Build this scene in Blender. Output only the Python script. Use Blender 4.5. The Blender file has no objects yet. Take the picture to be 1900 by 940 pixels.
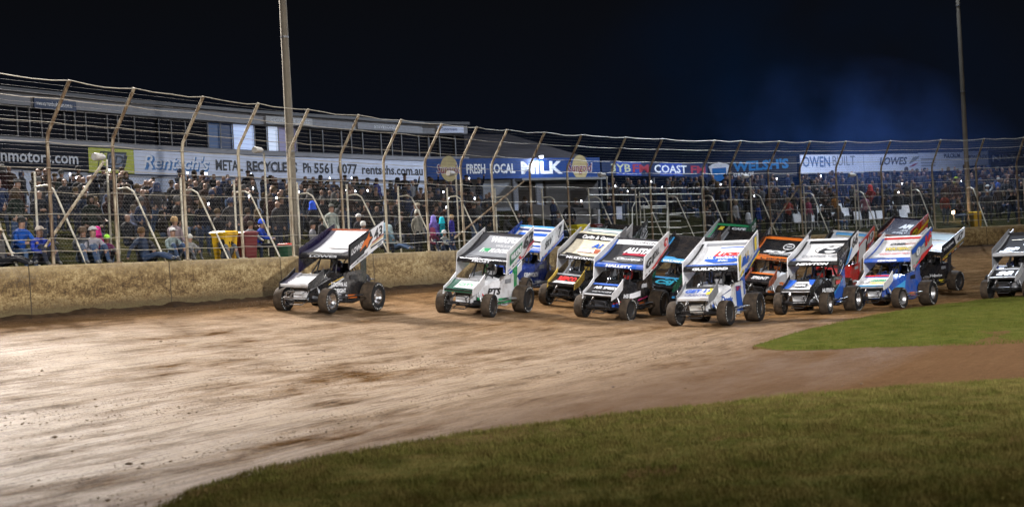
import bpy, bmesh, math, random
import numpy as np
from mathutils import Vector, Matrix
R = math.radians
random.seed(7); np.random.seed(7)
scene = bpy.context.scene
COL = scene.collection
PI = math.pi
# ------------------------------------------------------------------ camera
ZC = 2.0
FPX = 2610.0                      # focal length in photograph pixels (1900 wide)
ROLL, PITCH = R(3.0), R(0.285)
cam = bpy.data.cameras.new('camera')
cam.sensor_width = 36; cam.lens = 36 * FPX / 1900
cam.clip_start = 0.1; cam.clip_end = 3000
cam.dof.use_dof = True; cam.dof.focus_distance = 40; cam.dof.aperture_fstop = 1.6
camo = bpy.data.objects.new('camera', cam); COL.objects.link(camo)
camo.matrix_world = Matrix.Translation((0, 0, ZC)) @ Matrix.Rotation(PI/2 + PITCH, 4, 'X') @ Matrix.Rotation(-ROLL, 4, 'Z')
scene.camera = camo
# ------------------------------------------------------------------ world: night sky
world = bpy.data.worlds.new('World'); scene.world = world; world.use_nodes = True
wt = world.node_tree; wt.nodes.clear()
def wn(t, **k):
    n = wt.nodes.new(t)
    for a, b in k.items(): setattr(n, a, b)
    return n
wo = wn('ShaderNodeOutputWorld'); bgn = wn('ShaderNodeBackground'); wt.links.new(bgn.outputs[0], wo.inputs[0])
tc = wn('ShaderNodeTexCoord'); sep = wn('ShaderNodeSeparateXYZ'); wt.links.new(tc.outputs['Generated'], sep.inputs[0])
ramp = wn('ShaderNodeValToRGB'); wt.links.new(sep.outputs[2], ramp.inputs[0])
e = ramp.color_ramp.elements
e[0].position = 0.0; e[0].color = (.0030, .0060, .014, 1)
e[1].position = .19; e[1].color = (.0030, .0034, .0046, 1)
x = e.new(.07); x.color = (.0029, .0044, .0090, 1)
# glow of floodlit smoke low over the far turn, painted into the sky
dotn = wn('ShaderNodeVectorMath', operation='DOT_PRODUCT'); wt.links.new(tc.outputs['Generated'], dotn.inputs[0])
gd = Vector((.205, 1, .045)).normalized(); dotn.inputs[1].default_value = gd
mr = wn('ShaderNodeMapRange', interpolation_type='SMOOTHSTEP'); wt.links.new(dotn.outputs['Value'], mr.inputs[0])
mr.inputs[1].default_value = .983; mr.inputs[2].default_value = 1.0
ns = wn('ShaderNodeTexNoise'); wt.links.new(tc.outputs['Generated'], ns.inputs['Vector']); ns.inputs['Scale'].default_value = 9; ns.inputs['Detail'].default_value = 3
mrn = wn('ShaderNodeMapRange'); wt.links.new(ns.outputs[0], mrn.inputs[0]); mrn.inputs[1].default_value = .35; mrn.inputs[2].default_value = .7
mm = wn('ShaderNodeMath', operation='MULTIPLY'); wt.links.new(mr.outputs[0], mm.inputs[0]); wt.links.new(mrn.outputs[0], mm.inputs[1])
mix = wn('ShaderNodeMix', data_type='RGBA'); wt.links.new(mm.outputs[0], mix.inputs[0])
wt.links.new(ramp.outputs[0], mix.inputs[6]); mix.inputs[7].default_value = (.0016, .0058, .017, 1)
wt.links.new(mix.outputs[2], bgn.inputs[0]); bgn.inputs[1].default_value = 1.0
# ------------------------------------------------------------------ lights (floodlight masts of the stadium) and exposure
# (lamp heads themselves are built on the masts further down)
MASTS = [(-7.0, 45.6, 24.0), (24.3, 74.5, 24.0), (-25.0, 60.0, 26.0), (-15.0, -16.0, 22.0), (24.0, -6.0, 22.0)]
AIMS = [(-4.0, 30.0, 0), (15.5, 67.0, 0), (-2.5, 35.5, 0), (0.5, 34.5, 0), (7.0, 34.0, 0)]
POW = [18000, 37000, 205000, 84000, 100000]
SOFT = [.5, .5, 1.8, .5, .5]
SIZE = [R(105), R(150), R(63), R(20), R(46)]
TINT = [(1, .97, .98), (.74, .84, 1), (1, .93, .86), (1, .98, .97), (1, .98, .97)]
for (p, a, w, sz, t, so) in zip(MASTS, AIMS, POW, SIZE, TINT, SOFT):
    l = bpy.data.lights.new('floodlight_beam', 'SPOT'); l.energy = w; l.spot_size = sz; l.spot_blend = .75; l.color = t; l.shadow_soft_size = so
    o = bpy.data.objects.new('floodlight_beam', l); COL.objects.link(o)
    d = Vector(a) - Vector(p)
    o.location = Vector(p) + d.normalized() * 1.1
    o.rotation_euler = d.to_track_quat('-Z', 'Y').to_euler()
    if sz < R(60): o.scale = (3.4 if sz < R(25) else 1.9, 1, 1); l.spot_blend = .9          # wide, flat beams that fade above the wall
ml = bpy.data.lights.new('added_moonlight', 'SUN'); ml.energy = .03; ml.angle = R(.5); ml.color = (.75, .85, 1)  # faint sun lamp added as invented moonlight
mo = bpy.data.objects.new('added_moonlight', ml); COL.objects.link(mo); mo.rotation_euler = (R(35), R(-20), 0)
vs = scene.view_settings; vs.view_transform = 'Standard'; vs.look = 'None'; vs.gamma = 1; vs.exposure = 0
try: vs.use_curve_mapping = False
except Exception: pass
scene.cycles.volume_step_rate = 2.0; scene.cycles.volume_max_steps = 64
scene.cycles.max_bounces = 5; scene.cycles.transparent_max_bounces = 24
# ------------------------------------------------------------------ helpers
def unroll(x, y):
    u, v = x - 950, 470 - y
    return u*math.cos(ROLL) + v*math.sin(ROLL), -u*math.sin(ROLL) + v*math.cos(ROLL)
def at_z(x, y, z):                 # where the sight line through a photo pixel reaches height z
    u, v = unroll(x, y); D = FPX*(z - ZC)/(v + 13)
    return Vector((u/FPX*D, D, z))
def at_y(x, y, D):
    u, v = unroll(x, y)
    return Vector((u/FPX*D, D, ZC + (v + 13)/FPX*D))
def tag(o, label=None, cat=None, group=None, kind=None):
    if label: o['label'] = label
    if cat: o['category'] = cat
    if group: o['group'] = group
    if kind: o['kind'] = kind
    return o
def empty(name, loc=(0,0,0), rz=0):
    o = bpy.data.objects.new(name, None); COL.objects.link(o); o.location = loc; o.rotation_euler = (0,0,rz); o.empty_display_size = .2
    return o
def link(name, me, mat=None, parent=None):
    o = bpy.data.objects.new(name, me); COL.objects.link(o)
    if mat is not None:
        if len(me.materials) == 0: me.materials.append(mat)
        elif me.materials[0] != mat:
            o.material_slots[0].link = 'OBJECT'; o.material_slots[0].material = mat
    if parent: o.parent = parent
    return o
class MB:
    def __init__(s): s.v = []; s.f = []; s.m = []
    def add(s, vs, fs, m=0):
        n = len(s.v); s.v += [tuple(v) for v in vs]; s.f += [tuple(i + n for i in f) for f in fs]; s.m += [m]*len(fs); return s
    def box(s, c, d, rot=None, m=0):
        hx, hy, hz = d[0]/2, d[1]/2, d[2]/2
        vs = [Vector((sx*hx, sy*hy, sz*hz)) for sz in (-1,1) for sy in (-1,1) for sx in (-1,1)]
        if rot is not None: vs = [rot @ v for v in vs]
        vs = [v + Vector(c) for v in vs]
        return s.add(vs, [(0,2,3,1),(4,5,7,6),(0,1,5,4),(2,6,7,3),(0,4,6,2),(1,3,7,5)], m)
    def tube(s, pts, r, n=8, m=0, cap=True):
        pts = [Vector(p) for p in pts]; rs = r if isinstance(r, (list, tuple)) else [r]*len(pts)
        rings = []; up = None
        for i, p in enumerate(pts):
            t = (pts[min(i+1, len(pts)-1)] - pts[max(i-1, 0)]).normalized()
            a = up if up is not None and abs(up.dot(t)) < .95 else (Vector((0,0,1)) if abs(t.z) < .9 else Vector((1,0,0)))
            b = t.cross(a).normalized(); c = b.cross(t).normalized(); up = c
            rings.append([p + (b*math.cos(2*PI*k/n) + c*math.sin(2*PI*k/n))*rs[i] for k in range(n)])
        vs = [v for g in rings for v in g]; fs = []
        for i in range(len(pts)-1):
            for k in range(n): fs.append((i*n+k, i*n+(k+1)%n, (i+1)*n+(k+1)%n, (i+1)*n+k))
        if cap: fs += [tuple(range(n))[::-1], tuple((len(pts)-1)*n+k for k in range(n))]
        return s.add(vs, fs, m)
    def lathe(s, prof, c, n=28, m=0, axis='x'):     # profile (axial, radius)
        vs = []; fs = []; K = len(prof)
        for i in range(n):
            a = 2*PI*i/n
            for (h, r) in prof:
                if axis == 'x': v = (h, r*math.cos(a), r*math.sin(a))
                elif axis == 'y': v = (r*math.cos(a), h, r*math.sin(a))
                else: v = (r*math.cos(a), r*math.sin(a), h)
                vs.append((v[0]+c[0], v[1]+c[1], v[2]+c[2]))
        for i in range(n):
            j = (i+1) % n
            for k in range(K-1): fs.append((i*K+k, i*K+k+1, j*K+k+1, j*K+k))
        return s.add(vs, fs, m)
    def loft(s, rings, m=0, cap=True, closed=True):
        n = len(rings[0]); vs = [v for g in rings for v in g]; fs = []
        for i in range(len(rings)-1):
            for k in range(n if closed else n-1): fs.append((i*n+k, i*n+(k+1)%n, (i+1)*n+(k+1)%n, (i+1)*n+k))
        if cap: fs += [tuple(range(n))[::-1], tuple((len(rings)-1)*n+k for k in range(n))]
        return s.add(vs, fs, m)
    def prism(s, poly, axis, a, b, m=0):            # poly of 2 coords extruded along axis from a to b
        def P(p, h): return (h, p[0], p[1]) if axis == 'x' else ((p[0], h, p[1]) if axis == 'y' else (p[0], p[1], h))
        n = len(poly); vs = [P(p, a) for p in poly] + [P(p, b) for p in poly]
        fs = [tuple(range(n))[::-1], tuple(range(n, 2*n))] + [(k, (k+1)%n, n+(k+1)%n, n+k) for k in range(n)]
        return s.add(vs, fs, m)
    def mesh(s, name, smooth=False, fix=True):
        me = bpy.data.meshes.new(name); me.from_pydata(s.v, [], s.f)
        if any(s.m): me.polygons.foreach_set('material_index', s.m)
        if fix:
            bm = bmesh.new(); bm.from_mesh(me); bmesh.ops.recalc_face_normals(bm, faces=bm.faces); bm.to_mesh(me); bm.free()
        if smooth:
            me.polygons.foreach_set('use_smooth', [True]*len(me.polygons))
            try: me.set_sharp_from_angle(angle=R(38))
            except Exception: pass
        me.update(); return me
    def build(s, name, mat, parent=None, smooth=False):
        return link(name, s.mesh(name, smooth), mat, parent)
def np_mesh(name, V, F, smooth=False):
    me = bpy.data.meshes.new(name); V = np.asarray(V, np.float32); F = np.asarray(F, np.int32); k = F.shape[1]
    me.vertices.add(len(V)); me.vertices.foreach_set('co', V.ravel())
    me.loops.add(F.size); me.loops.foreach_set('vertex_index', F.ravel())
    me.polygons.add(len(F)); me.polygons.foreach_set('loop_start', np.arange(len(F), dtype=np.int32)*k)
    try: me.polygons.foreach_set('loop_total', np.full(len(F), k, np.int32))
    except Exception: pass
    if smooth: me.polygons.foreach_set('use_smooth', np.ones(len(F), bool))
    me.update(calc_edges=True); return me
# ------------------------------------------------------------------ materials
class NT:
    def __init__(s, name):
        s.m = bpy.data.materials.new(name); s.m.use_nodes = True; s.t = s.m.node_tree; s.t.nodes.clear()
        s.out = s.n('ShaderNodeOutputMaterial'); s.p = s.n('ShaderNodeBsdfPrincipled'); s.l(s.p.outputs[0], s.out.inputs[0])
    def n(s, t, **k):
        n = s.t.nodes.new(t)
        for a, b in k.items(): setattr(n, a, b)
        return n
    def l(s, a, b): s.t.links.new(a, b)
    def coord(s, kind='Object', scale=(1,1,1)):
        c = s.n('ShaderNodeTexCoord'); mp = s.n('ShaderNodeMapping'); s.l(c.outputs[kind], mp.inputs[0]); mp.inputs['Scale'].default_value = scale
        return mp.outputs[0]
    def noise(s, vec, scale, detail=4, rough=.55):
        n = s.n('ShaderNodeTexNoise'); s.l(vec, n.inputs['Vector']); n.inputs['Scale'].default_value = scale; n.inputs['Detail'].default_value = detail; n.inputs['Roughness'].default_value = rough
        return n.outputs[0]
    def rng(s, v, a, b, c=0., d=1.):
        n = s.n('ShaderNodeMapRange'); s.l(v, n.inputs[0])
        for i, q in enumerate((a, b, c, d)): n.inputs[1+i].default_value = q
        return n.outputs[0]
    def ramp(s, v, stops):
        n = s.n('ShaderNodeValToRGB'); s.l(v, n.inputs[0]); e = n.color_ramp.elements
        e[0].position, e[0].color = stops[0][0], (*stops[0][1], 1); e[1].position, e[1].color = stops[-1][0], (*stops[-1][1], 1)
        for p, c in stops[1:-1]:
            q = e.new(p); q.color = (*c, 1)
        return n.outputs[0]
    def mix(s, f, a, b, mode='MIX'):
        n = s.n('ShaderNodeMix', data_type='RGBA', blend_type=mode)
        for i, q in ((0, f), (6, a), (7, b)):
            if hasattr(q, 'links') or hasattr(q, 'is_output'): s.l(q, n.inputs[i])
            elif i: n.inputs[i].default_value = (*q, 1)
            else: n.inputs[0].default_value = q
        return n.outputs[2]
    def math(s, op, a, b=0.):
        n = s.n('ShaderNodeMath', operation=op)
        for i, q in ((0, a), (1, b)):
            if hasattr(q, 'is_output'): s.l(q, n.inputs[i])
            else: n.inputs[i].default_value = q
        return n.outputs[0]
    def bump(s, h, strength=.5, dist=.02, prev=None):
        b = s.n('ShaderNodeBump'); b.inputs['Strength'].default_value = strength; b.inputs['Distance'].default_value = dist; s.l(h, b.inputs['Height'])
        if prev is not None: s.l(prev, b.inputs['Normal'])
        return b.outputs[0]
    def set(s, **k):
        for a, v in k.items():
            i = s.p.inputs[a.replace('_', ' ')]
            if hasattr(v, 'is_output'): s.l(v, i)
            elif isinstance(v, tuple) and len(v) == 3: i.default_value = (*v, 1)
            else: i.default_value = v
        return s
_mc = {}
def simple(name, col, rough=.6, metal=0., var=.12, scale=6, coat=0., bump=0., spec=.5):
    key = (name, col, rough, metal)
    if key in _mc: return _mc[key]
    N = NT(name); v = N.coord(); nz = N.noise(v, scale, 5)
    c = N.mix(N.rng(nz, .3, .7), tuple(q*(1-var) for q in col), tuple(min(1, q*(1+var)) for q in col))
    N.set(Base_Color=c, Roughness=N.rng(nz, .3, .7, rough*.85, min(1, rough*1.15)), Metallic=metal, Coat_Weight=coat, Specular_IOR_Level=spec)
    if bump: N.set(Normal=N.bump(N.noise(v, scale*6, 3), bump, .01))
    _mc[key] = N.m; return N.m
def paint(col, rough=.3, dirt=.3, spec=.5):       # car paint and vinyl with dust
    key = ('paint', col, rough, dirt, spec)
    if key in _mc: return _mc[key]
    N = NT('racing_paint'); v = N.coord()
    n1 = N.noise(v, 3.2, 6, .65); n2 = N.noise(v, 40, 3)
    sp_ = N.rng(N.noise(v, 26, 5, .75), .60, .66)
    d = N.math('ADD', N.math('MULTIPLY', N.rng(N.math('ADD', n1, N.math('MULTIPLY', n2, .25)), .56, .80), dirt*2), N.math('MULTIPLY', sp_, dirt*2.2))
    c = N.mix(N.math('MINIMUM', d, .8), col, (.16, .115, .075))
    N.set(Base_Color=c, Roughness=N.math('ADD', N.math('MULTIPLY', d, .4), rough), Coat_Weight=.2 if spec > .3 else 0., Coat_Roughness=.12, Specular_IOR_Level=spec)
    N.set(Normal=N.bump(N.noise(v, 5, 2), .12, .02))
    _mc[key] = N.m; return N.m
def emit(name, col, strength):
    key = (name, col, strength)
    if key in _mc: return _mc[key]
    N = NT(name); N.set(Base_Color=col, Emission_Color=col, Emission_Strength=strength); _mc[key] = N.m; return N.m
# text as a flat mesh, local x to the right, y up, centred
def text_data(s, size, bold=0., shear=0., width=None):
    cu = bpy.data.curves.new('lettering', 'FONT'); cu.body = s; cu.size = size; cu.align_x = 'CENTER'; cu.align_y = 'CENTER'
    cu.offset = bold*size; cu.shear = shear; cu.resolution_u = 2
    ob = bpy.data.objects.new('lettering', cu); COL.objects.link(ob)
    dg = bpy.context.evaluated_depsgraph_get(); me = bpy.data.meshes.new_from_object(ob.evaluated_get(dg))
    V = np.zeros(len(me.vertices)*3); me.vertices.foreach_get('co', V); V = V.reshape(-1, 3)
    F = [tuple(p.vertices) for p in me.polygons]
    bpy.data.objects.remove(ob); bpy.data.curves.remove(cu); bpy.data.meshes.remove(me)
    if len(V) and width: V[:, 0] *= width/max(1e-6, V[:, 0].max() - V[:, 0].min())
    return V, F
def map_mesh(name, V, F, fn, mat, parent):
    me = bpy.data.meshes.new(name); me.from_pydata([tuple(fn(a, b)) for a, b, _ in V], [], F); me.update()
    return link(name, me, mat, parent)
# ------------------------------------------------------------------ the wall line: a smooth curve through the fence
_px = [(137,150),(260,163),(378,180),(480,193),(577,204),(671,213),(746,222),(818,230),(889,236),(955,240),(1024,245),(1092,249),(1165,254),(1225,258),(1305,263),(1374,262),(1447,262),(1515,261),(1583,261),(1660,260),(1742,260),(1822,258),(1900,255)]
_pw = np.array([at_z(a, b, 6.76)[:2] for a, b in _px])
_i = np.arange(len(_pw)); _cx = np.polyfit(_i, _pw[:, 0], 4); _cy = np.polyfit(_i, _pw[:, 1], 4)
_t = np.linspace(0, 22, 221); _c = np.stack([np.polyval(_cx, _t), np.polyval(_cy, _t)], 1)
d0 = (_c[4]-_c[0]); d0 /= np.hypot(*d0); d1 = _c[-1]-_c[-5]; d1 /= np.hypot(*d1)
_c = np.concatenate([[_c[0]-d0*k*.25 for k in range(90, 0, -1)], _c, [_c[-1]+d1*k*.25 for k in range(1, 100)]])
def _frames(c):
    t = np.gradient(c, axis=0); t /= np.hypot(t[:, 0], t[:, 1])[:, None]
    return t, np.stack([-t[:, 1], t[:, 0]], 1)
_t_, _n_ = _frames(_c); WL = _c + _n_*.72                # wall line lies outward of the overhanging fence top
WT, WN = _frames(WL)
WS = np.concatenate([[0], np.cumsum(np.hypot(*np.diff(WL, axis=0).T))])
S0 = WS[90]                                               # arc length at the first seen post
def W(s, d=0.):                                           # point at arc length s, d outward of the wall
    s = min(max(s, 0), WS[-1]); x = np.interp(s, WS, WL[:, 0]); y = np.interp(s, WS, WL[:, 1]); n = Wn(s)
    return Vector((x + n.x*d, y + n.y*d))
def Wn(s):
    v = Vector((np.interp(s, WS, WN[:, 0]), np.interp(s, WS, WN[:, 1]))); return v.normalized()
def sd(X, Y):                                             # arc length and distance inside the wall (arrays)
    X = np.asarray(X, float).ravel(); Y = np.asarray(Y, float).ravel(); S = np.empty_like(X); D = np.empty_like(X)
    for a in range(0, len(X), 8000):
        dx = X[a:a+8000, None] - WL[None, :, 0]; dy = Y[a:a+8000, None] - WL[None, :, 1]
        q = np.argmin(dx*dx + dy*dy, 1); k = np.arange(len(q)); dx = dx[k, q]; dy = dy[k, q]
        S[a:a+8000] = WS[q] + dx*WT[q, 0] + dy*WT[q, 1]; D[a:a+8000] = -(dx*WN[q, 0] + dy*WN[q, 1])
    return S, D
WALL_TOP, WALL_BASE = 2.46, 1.28
def gz(X, Y, S=None, D=None):
    X = np.asarray(X, float); Y = np.asarray(Y, float)
    if S is None: S, D = sd(X, Y)
    X = X.ravel(); Y = Y.ravel()
    zi = -.014*np.maximum(0, Y-37); zb = WALL_BASE - .128*D; k = .16
    z = np.logaddexp(zi/k, zb/k)*k
    pile = np.clip((S - (S0+34))/8, 0, 1)*.32*np.exp(-(np.maximum(D, 0)/1.0)**3) - .1*np.clip((S-(S0+30))/10, 0, 1)
    return z + pile
def g1(x, y): return float(gz([x], [y])[0])
def on_ground(px, py):                                    # sight line through a pixel meets the ground
    z = .3
    for _ in range(40):
        p = at_z(px, py, min(z, 1.7)); z = .5*z + .5*g1(p.x, p.y)
    p = at_z(px, py, z); return p
# ------------------------------------------------------------------ ground
N = NT('night_ground'); v = N.coord(); N.set(Base_Color=N.ramp(N.noise(v, .4, 6), [(.3, (.02, .025, .012)), (.7, (.05, .05, .03))]), Roughness=.95)
gm = np_mesh('ground', [(-900,-200,-.9),(900,-200,-.9),(900,1400,-.9),(-900,1400,-.9)], [(0,1,2,3)])
tag(link('ground', gm, N.m), kind='structure')
# clay of the track, banked up to the wall, one sheet; uv = (arc length, distance from wall)
xs = np.arange(-24, 46.01, .16); ys = np.concatenate([np.arange(5, 30, .13), np.arange(30, 80, .22)])
GX, GY = np.meshgrid(xs, ys); S, D = sd(GX, GY)
keep = D > -.35
def fbm(X, Y, sc, oct=4, seed=0):
    r = np.random.RandomState(seed); out = np.zeros_like(X, float); a = 1.
    for o in range(oct):
        for k in range(5):
            th = r.rand()*6.28; ph = r.rand()*6.28; f = sc*(2**o)*(.7+.6*r.rand())
            out += a*np.sin(X*f*math.cos(th) + Y*f*math.sin(th) + ph)/5
        a *= .55
    return out
Z = gz(GX, GY, S, D)
rut = fbm(S*.3, D*1.8, 1.3, 6, 3)*.034*np.clip((D-1)/3, 0, 1) + fbm(S, D*1.6, 2.6, 4, 5)*.02*np.clip((D-6)/4, 0, 1)
Z = Z + rut
idx = -np.ones(GX.size, int); idx[keep] = np.arange(keep.sum())
nx, ny = len(xs), len(ys); q = np.arange(nx*ny).reshape(ny, nx)
F = np.stack([q[:-1, :-1].ravel(), q[:-1, 1:].ravel(), q[1:, 1:].ravel(), q[1:, :-1].ravel()], 1); F = idx[F]; F = F[(F >= 0).all(1)]
V = np.stack([GX.ravel(), GY.ravel(), Z], 1)[keep]
tm = np_mesh('track', V, F, True)
uv = tm.uv_layers.new(name='UVMap'); UV = np.stack([S[keep], D[keep]], 1).astype(np.float32); uv.data.foreach_set('uv', UV[F.ravel()].ravel())
N = NT('speedway_clay')
tcn = N.n('ShaderNodeUVMap'); uvv = tcn.outputs[0]
def mapv(sc):
    m_ = N.n('ShaderNodeMapping'); N.l(uvv, m_.inputs[0]); m_.inputs['Scale'].default_value = sc; return m_.outputs[0]
streak = N.noise(mapv((.42, 1.0, 1)), 1.3, 8, .66)
fine = N.noise(mapv((1.1, 2.2, 1)), 3.2, 8, .76)
blot = N.noise(mapv((.10, .25, 1)), 1.3, 5, .6)
grit = N.noise(mapv((1, 1.6, 1)), 16, 4, .7)
sepn = N.n('ShaderNodeSeparateXYZ'); N.l(uvv, sepn.inputs[0]); us, ud = sepn.outputs[0], sepn.outputs[1]
base = N.ramp(N.math('ADD', N.math('MULTIPLY', streak, .5), N.math('MULTIPLY', fine, .5)), [(.37, (.05, .026, .011)), (.45, (.15, .085, .038)), (.53, (.22, .125, .055)), (.62, (.33, .215, .12))])
# dry polished groove: paler dry clay, with floodlight sheen put into its colour
groove_sheen = N.math('MULTIPLY', N.rng(us, S0+16, S0-2), N.math('MULTIPLY', N.rng(ud, 1.2, 4), N.rng(ud, 20, 13)))
gmask = N.math('MULTIPLY', groove_sheen, N.rng(N.math('ADD', N.math('MULTIPLY', streak, .7), N.math('MULTIPLY', blot, .5)), .45, .63))
col = N.mix(N.math('MULTIPLY', gmask, .75), base, (.43, .325, .225))
thin = N.noise(mapv((.25, 5, 1)), 2.4, 6, .65)
col = N.mix(1., col, N.ramp(thin, [(.40, (.66, .62, .58)), (.52, (1., 1., 1.)), (.62, (1.12, 1.12, 1.12))]), 'MULTIPLY')
dark = N.math('MULTIPLY', N.rng(grit, .52, .60), N.rng(fine, .44, .53))
col = N.mix(N.math('MULTIPLY', dark, .75), col, (.06, .036, .02))
road = N.math('MULTIPLY', N.rng(ud, 14.5, 17.5), .85); col = N.mix(road, col, N.mix(fine, (.10, .055, .028), (.17, .10, .055)))
moist = N.math('MULTIPLY', N.rng(ud, 1.6, .2), .85)
col = N.mix(moist, col, (.06, .04, .026))
rough = N.math('SUBTRACT', .62, N.math('MULTIPLY', N.rng(streak, .44, .6), .12))
N.set(Base_Color=col, Roughness=rough, Specular_IOR_Level=N.math('MULTIPLY', gmask, .09))
b1 = N.bump(grit, .9, .06); b2 = N.bump(N.math('ADD', fine, streak), .8, .12, b1)
N.set(Normal=b2)
tag(link('track', tm, N.m), kind='structure')
CLAY = N.m
# clods thrown up off the racing line
cl = []; cf = []
rs = np.random.RandomState(11)
ico = [(0,0,1),(.9,0,.3),(.2,.85,.3),(-.8,.4,.35),(-.6,-.7,.3),(.5,-.8,.35),(0,0,-.4)]
icf = [(0,1,2),(0,2,3),(0,3,4),(0,4,5),(0,5,1),(6,2,1),(6,3,2),(6,4,3),(6,5,4),(6,1,5)]
CX = rs.uniform(-20, 14, 260000); CY = rs.uniform(11, 46, 260000); CS, CD = sd(CX, CY); dens = np.exp(-((CD-12)/5)**2)*.45 + .04 + .5*np.exp(-((CD-1)/1.0)**2)
dens = dens*(.12 + 1.3*(fbm(CS*.2, CD*1.6, 1.4, 4, 8) > .2))
ok = (CD > .3) & (rs.rand(len(CX)) < dens); CX, CY, CS, CD = CX[ok], CY[ok], CS[ok], CD[ok]; CZ = gz(CX, CY, CS, CD)
for x_, y_, z_ in zip(CX, CY, CZ):
    k = rs.gamma(.9, .0042)+.004; a = rs.rand()*6.28; c_, s_ = math.cos(a), math.sin(a); n0 = len(cl)
    for (px, py, pz) in ico: cl.append((x_+(px*c_-py*s_)*k*1.3, y_+(px*s_+py*c_)*k, z_+.004+pz*k*.7))
    cf += [(a_+n0, b_+n0, c2+n0) for a_, b_, c2 in icf]
clod_m = simple('clay_clod', (.15, .098, .058), .9, var=.4, scale=2)
tag(link('clay_clods', np_mesh('clay_clods', cl, cf), clod_m), 'brown clods of clay scattered over the track', 'clods', kind='stuff')
# ------------------------------------------------------------------ grass
def poly_xy(pts): return [on_ground(*p).to_2d() for p in pts]
far_edge = poly_xy([(290,952),(350,914),(440,884),(500,868),(620,848),(750,826),(870,806),(1000,790),(1120,775),(1250,760),(1380,747),(1500,735),(1700,718),(1900,705)])
fe = np.array([tuple(p) for p in far_edge]); fe = np.concatenate([fe[:1] + (fe[0]-fe[1])*4, fe, fe[-1:] + (fe[-1]-fe[-2])*8])
inner_top = poly_xy([(1396,645),(1440,630),(1500,612),(1600,590),(1700,572),(1800,560),(1900,549)]); inner_bot = poly_xy([(1397,646),(1440,650),(1500,650),(1600,647),(1700,644),(1800,642),(1900,639)])
it = np.array([tuple(p) for p in inner_top]); ib = np.array([tuple(p) for p in inner_bot])
it = np.concatenate([it, it[-1:] + (it[-1]-it[-2])*6]); ib = np.concatenate([ib, ib[-1:] + (ib[-1]-ib[-2])*6])
def resamp(a, n):
    d = np.concatenate([[0], np.cumsum(np.hypot(*np.diff(a, axis=0).T))]); t = np.linspace(0, d[-1], n); return np.stack([np.interp(t, d, a[:, 0]), np.interp(t, d, a[:, 1])], 1)
def turf(name, A, B, mat, n=160, m=60, lift=.02, wob=.12, seed=1):
    A = resamp(A, n); B = resamp(B, n); r = np.random.RandomState(seed)
    A = A + (fbm(np.arange(n)*.5, np.zeros(n), 1.2, 4, seed)[:, None])*wob*(A-B)/np.maximum(np.hypot(*(A-B).T), .1)[:, None]
    t = np.linspace(0, 1, m)[:, None, None]; P = A[None]*(1-t) + B[None]*t
    z = gz(P[..., 0], P[..., 1]).reshape(m, n)
    edge = np.clip(np.minimum(np.arange(m), np.arange(m)[::-1])/2., 0, 1)[:, None]
    z = z + lift*edge + edge*.015*fbm(P[..., 0], P[..., 1], 3, 3, seed) + .004 - .05*(edge == 0)
    V = np.stack([P[..., 0], P[..., 1], z], -1).reshape(-1, 3); q = np.arange(n*m).reshape(m, n)
    ed = np.hypot(*(P - A[None]).transpose(2, 0, 1)) if seed == 2 else np.minimum(np.hypot(*(P - A[None]).transpose(2, 0, 1)), np.hypot(*(P - B[None]).transpose(2, 0, 1)))
    F = np.stack([q[:-1, :-1].ravel(), q[1:, :-1].ravel(), q[1:, 1:].ravel(), q[:-1, 1:].ravel()], 1)
    me = np_mesh(name, V, F, True); me.attributes.new('edge', 'FLOAT', 'POINT').data.foreach_set('value', ed.ravel().astype(np.float32)); return P, link(name, me, mat)
def grass_mat(name, cols, dry, worn=0.):
    N = NT(name); v = N.coord(); a = N.noise(v, 2.0, 6, .7); b = N.noise(v, 9, 4, .7); w = N.noise(v, 38, 3, .7)
    f = N.math('ADD', N.math('MULTIPLY', a, .55), N.math('ADD', N.math('MULTIPLY', b, .3), N.math('MULTIPLY', w, .15)))
    c = N.ramp(f, [(.42, cols[0]), (.5, cols[1]), (.58, cols[2])])
    c = N.mix(N.math('MULTIPLY', N.rng(N.noise(v, 2.6, 6, .7), .42, .60), dry), c, (.15, .115, .04))
    if worn:
        ea = N.n('ShaderNodeAttribute', attribute_name='edge'); em = N.rng(N.math('ADD', ea.outputs['Fac'], N.math('MULTIPLY', N.rng(b, .35, .65), worn)), worn*1.35, worn*.55)
        c = N.mix(em, c, (.10, .062, .03))
    N.set(Base_Color=c, Roughness=.8, Specular_IOR_Level=0., Normal=N.bump(w, .8, .03)); return N.m
GM1 = grass_mat('rough_grass', [(.035, .038, .010), (.06, .062, .018), (.09, .082, .028)], .6, 1.6)
GM2 = grass_mat('mown_grass', [(.034, .046, .009), (.058, .07, .014), (.085, .09, .022)], .25, .2)
def pip(px, py, poly):
    ins = np.zeros(len(px), bool); n = len(poly)
    for i in range(n):
        x1, y1 = poly[i]; x2, y2 = poly[(i+1) % n]
        c = ((y1 > py) != (y2 > py)) & (px < (x2-x1)*(py-y1)/(y2-y1+1e-12) + x1); ins ^= c
    return ins
near = np.array([(x_, 4.5) for x_ in np.linspace(fe[0][0], fe[-1][0], 20)])
P1, g_1 = turf('infield_grass', fe, near, GM1, 220, 90, .03, .10, 2); tag(g_1, 'rough olive and straw coloured grass inside the track', 'grass', kind='stuff')
P2, g_2 = turf('mown_grass', it, ib, GM2, 160, 40, .03, .02, 4); tag(g_2, 'bright mown grass wedge between track and access road', 'grass', kind='stuff')
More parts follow.
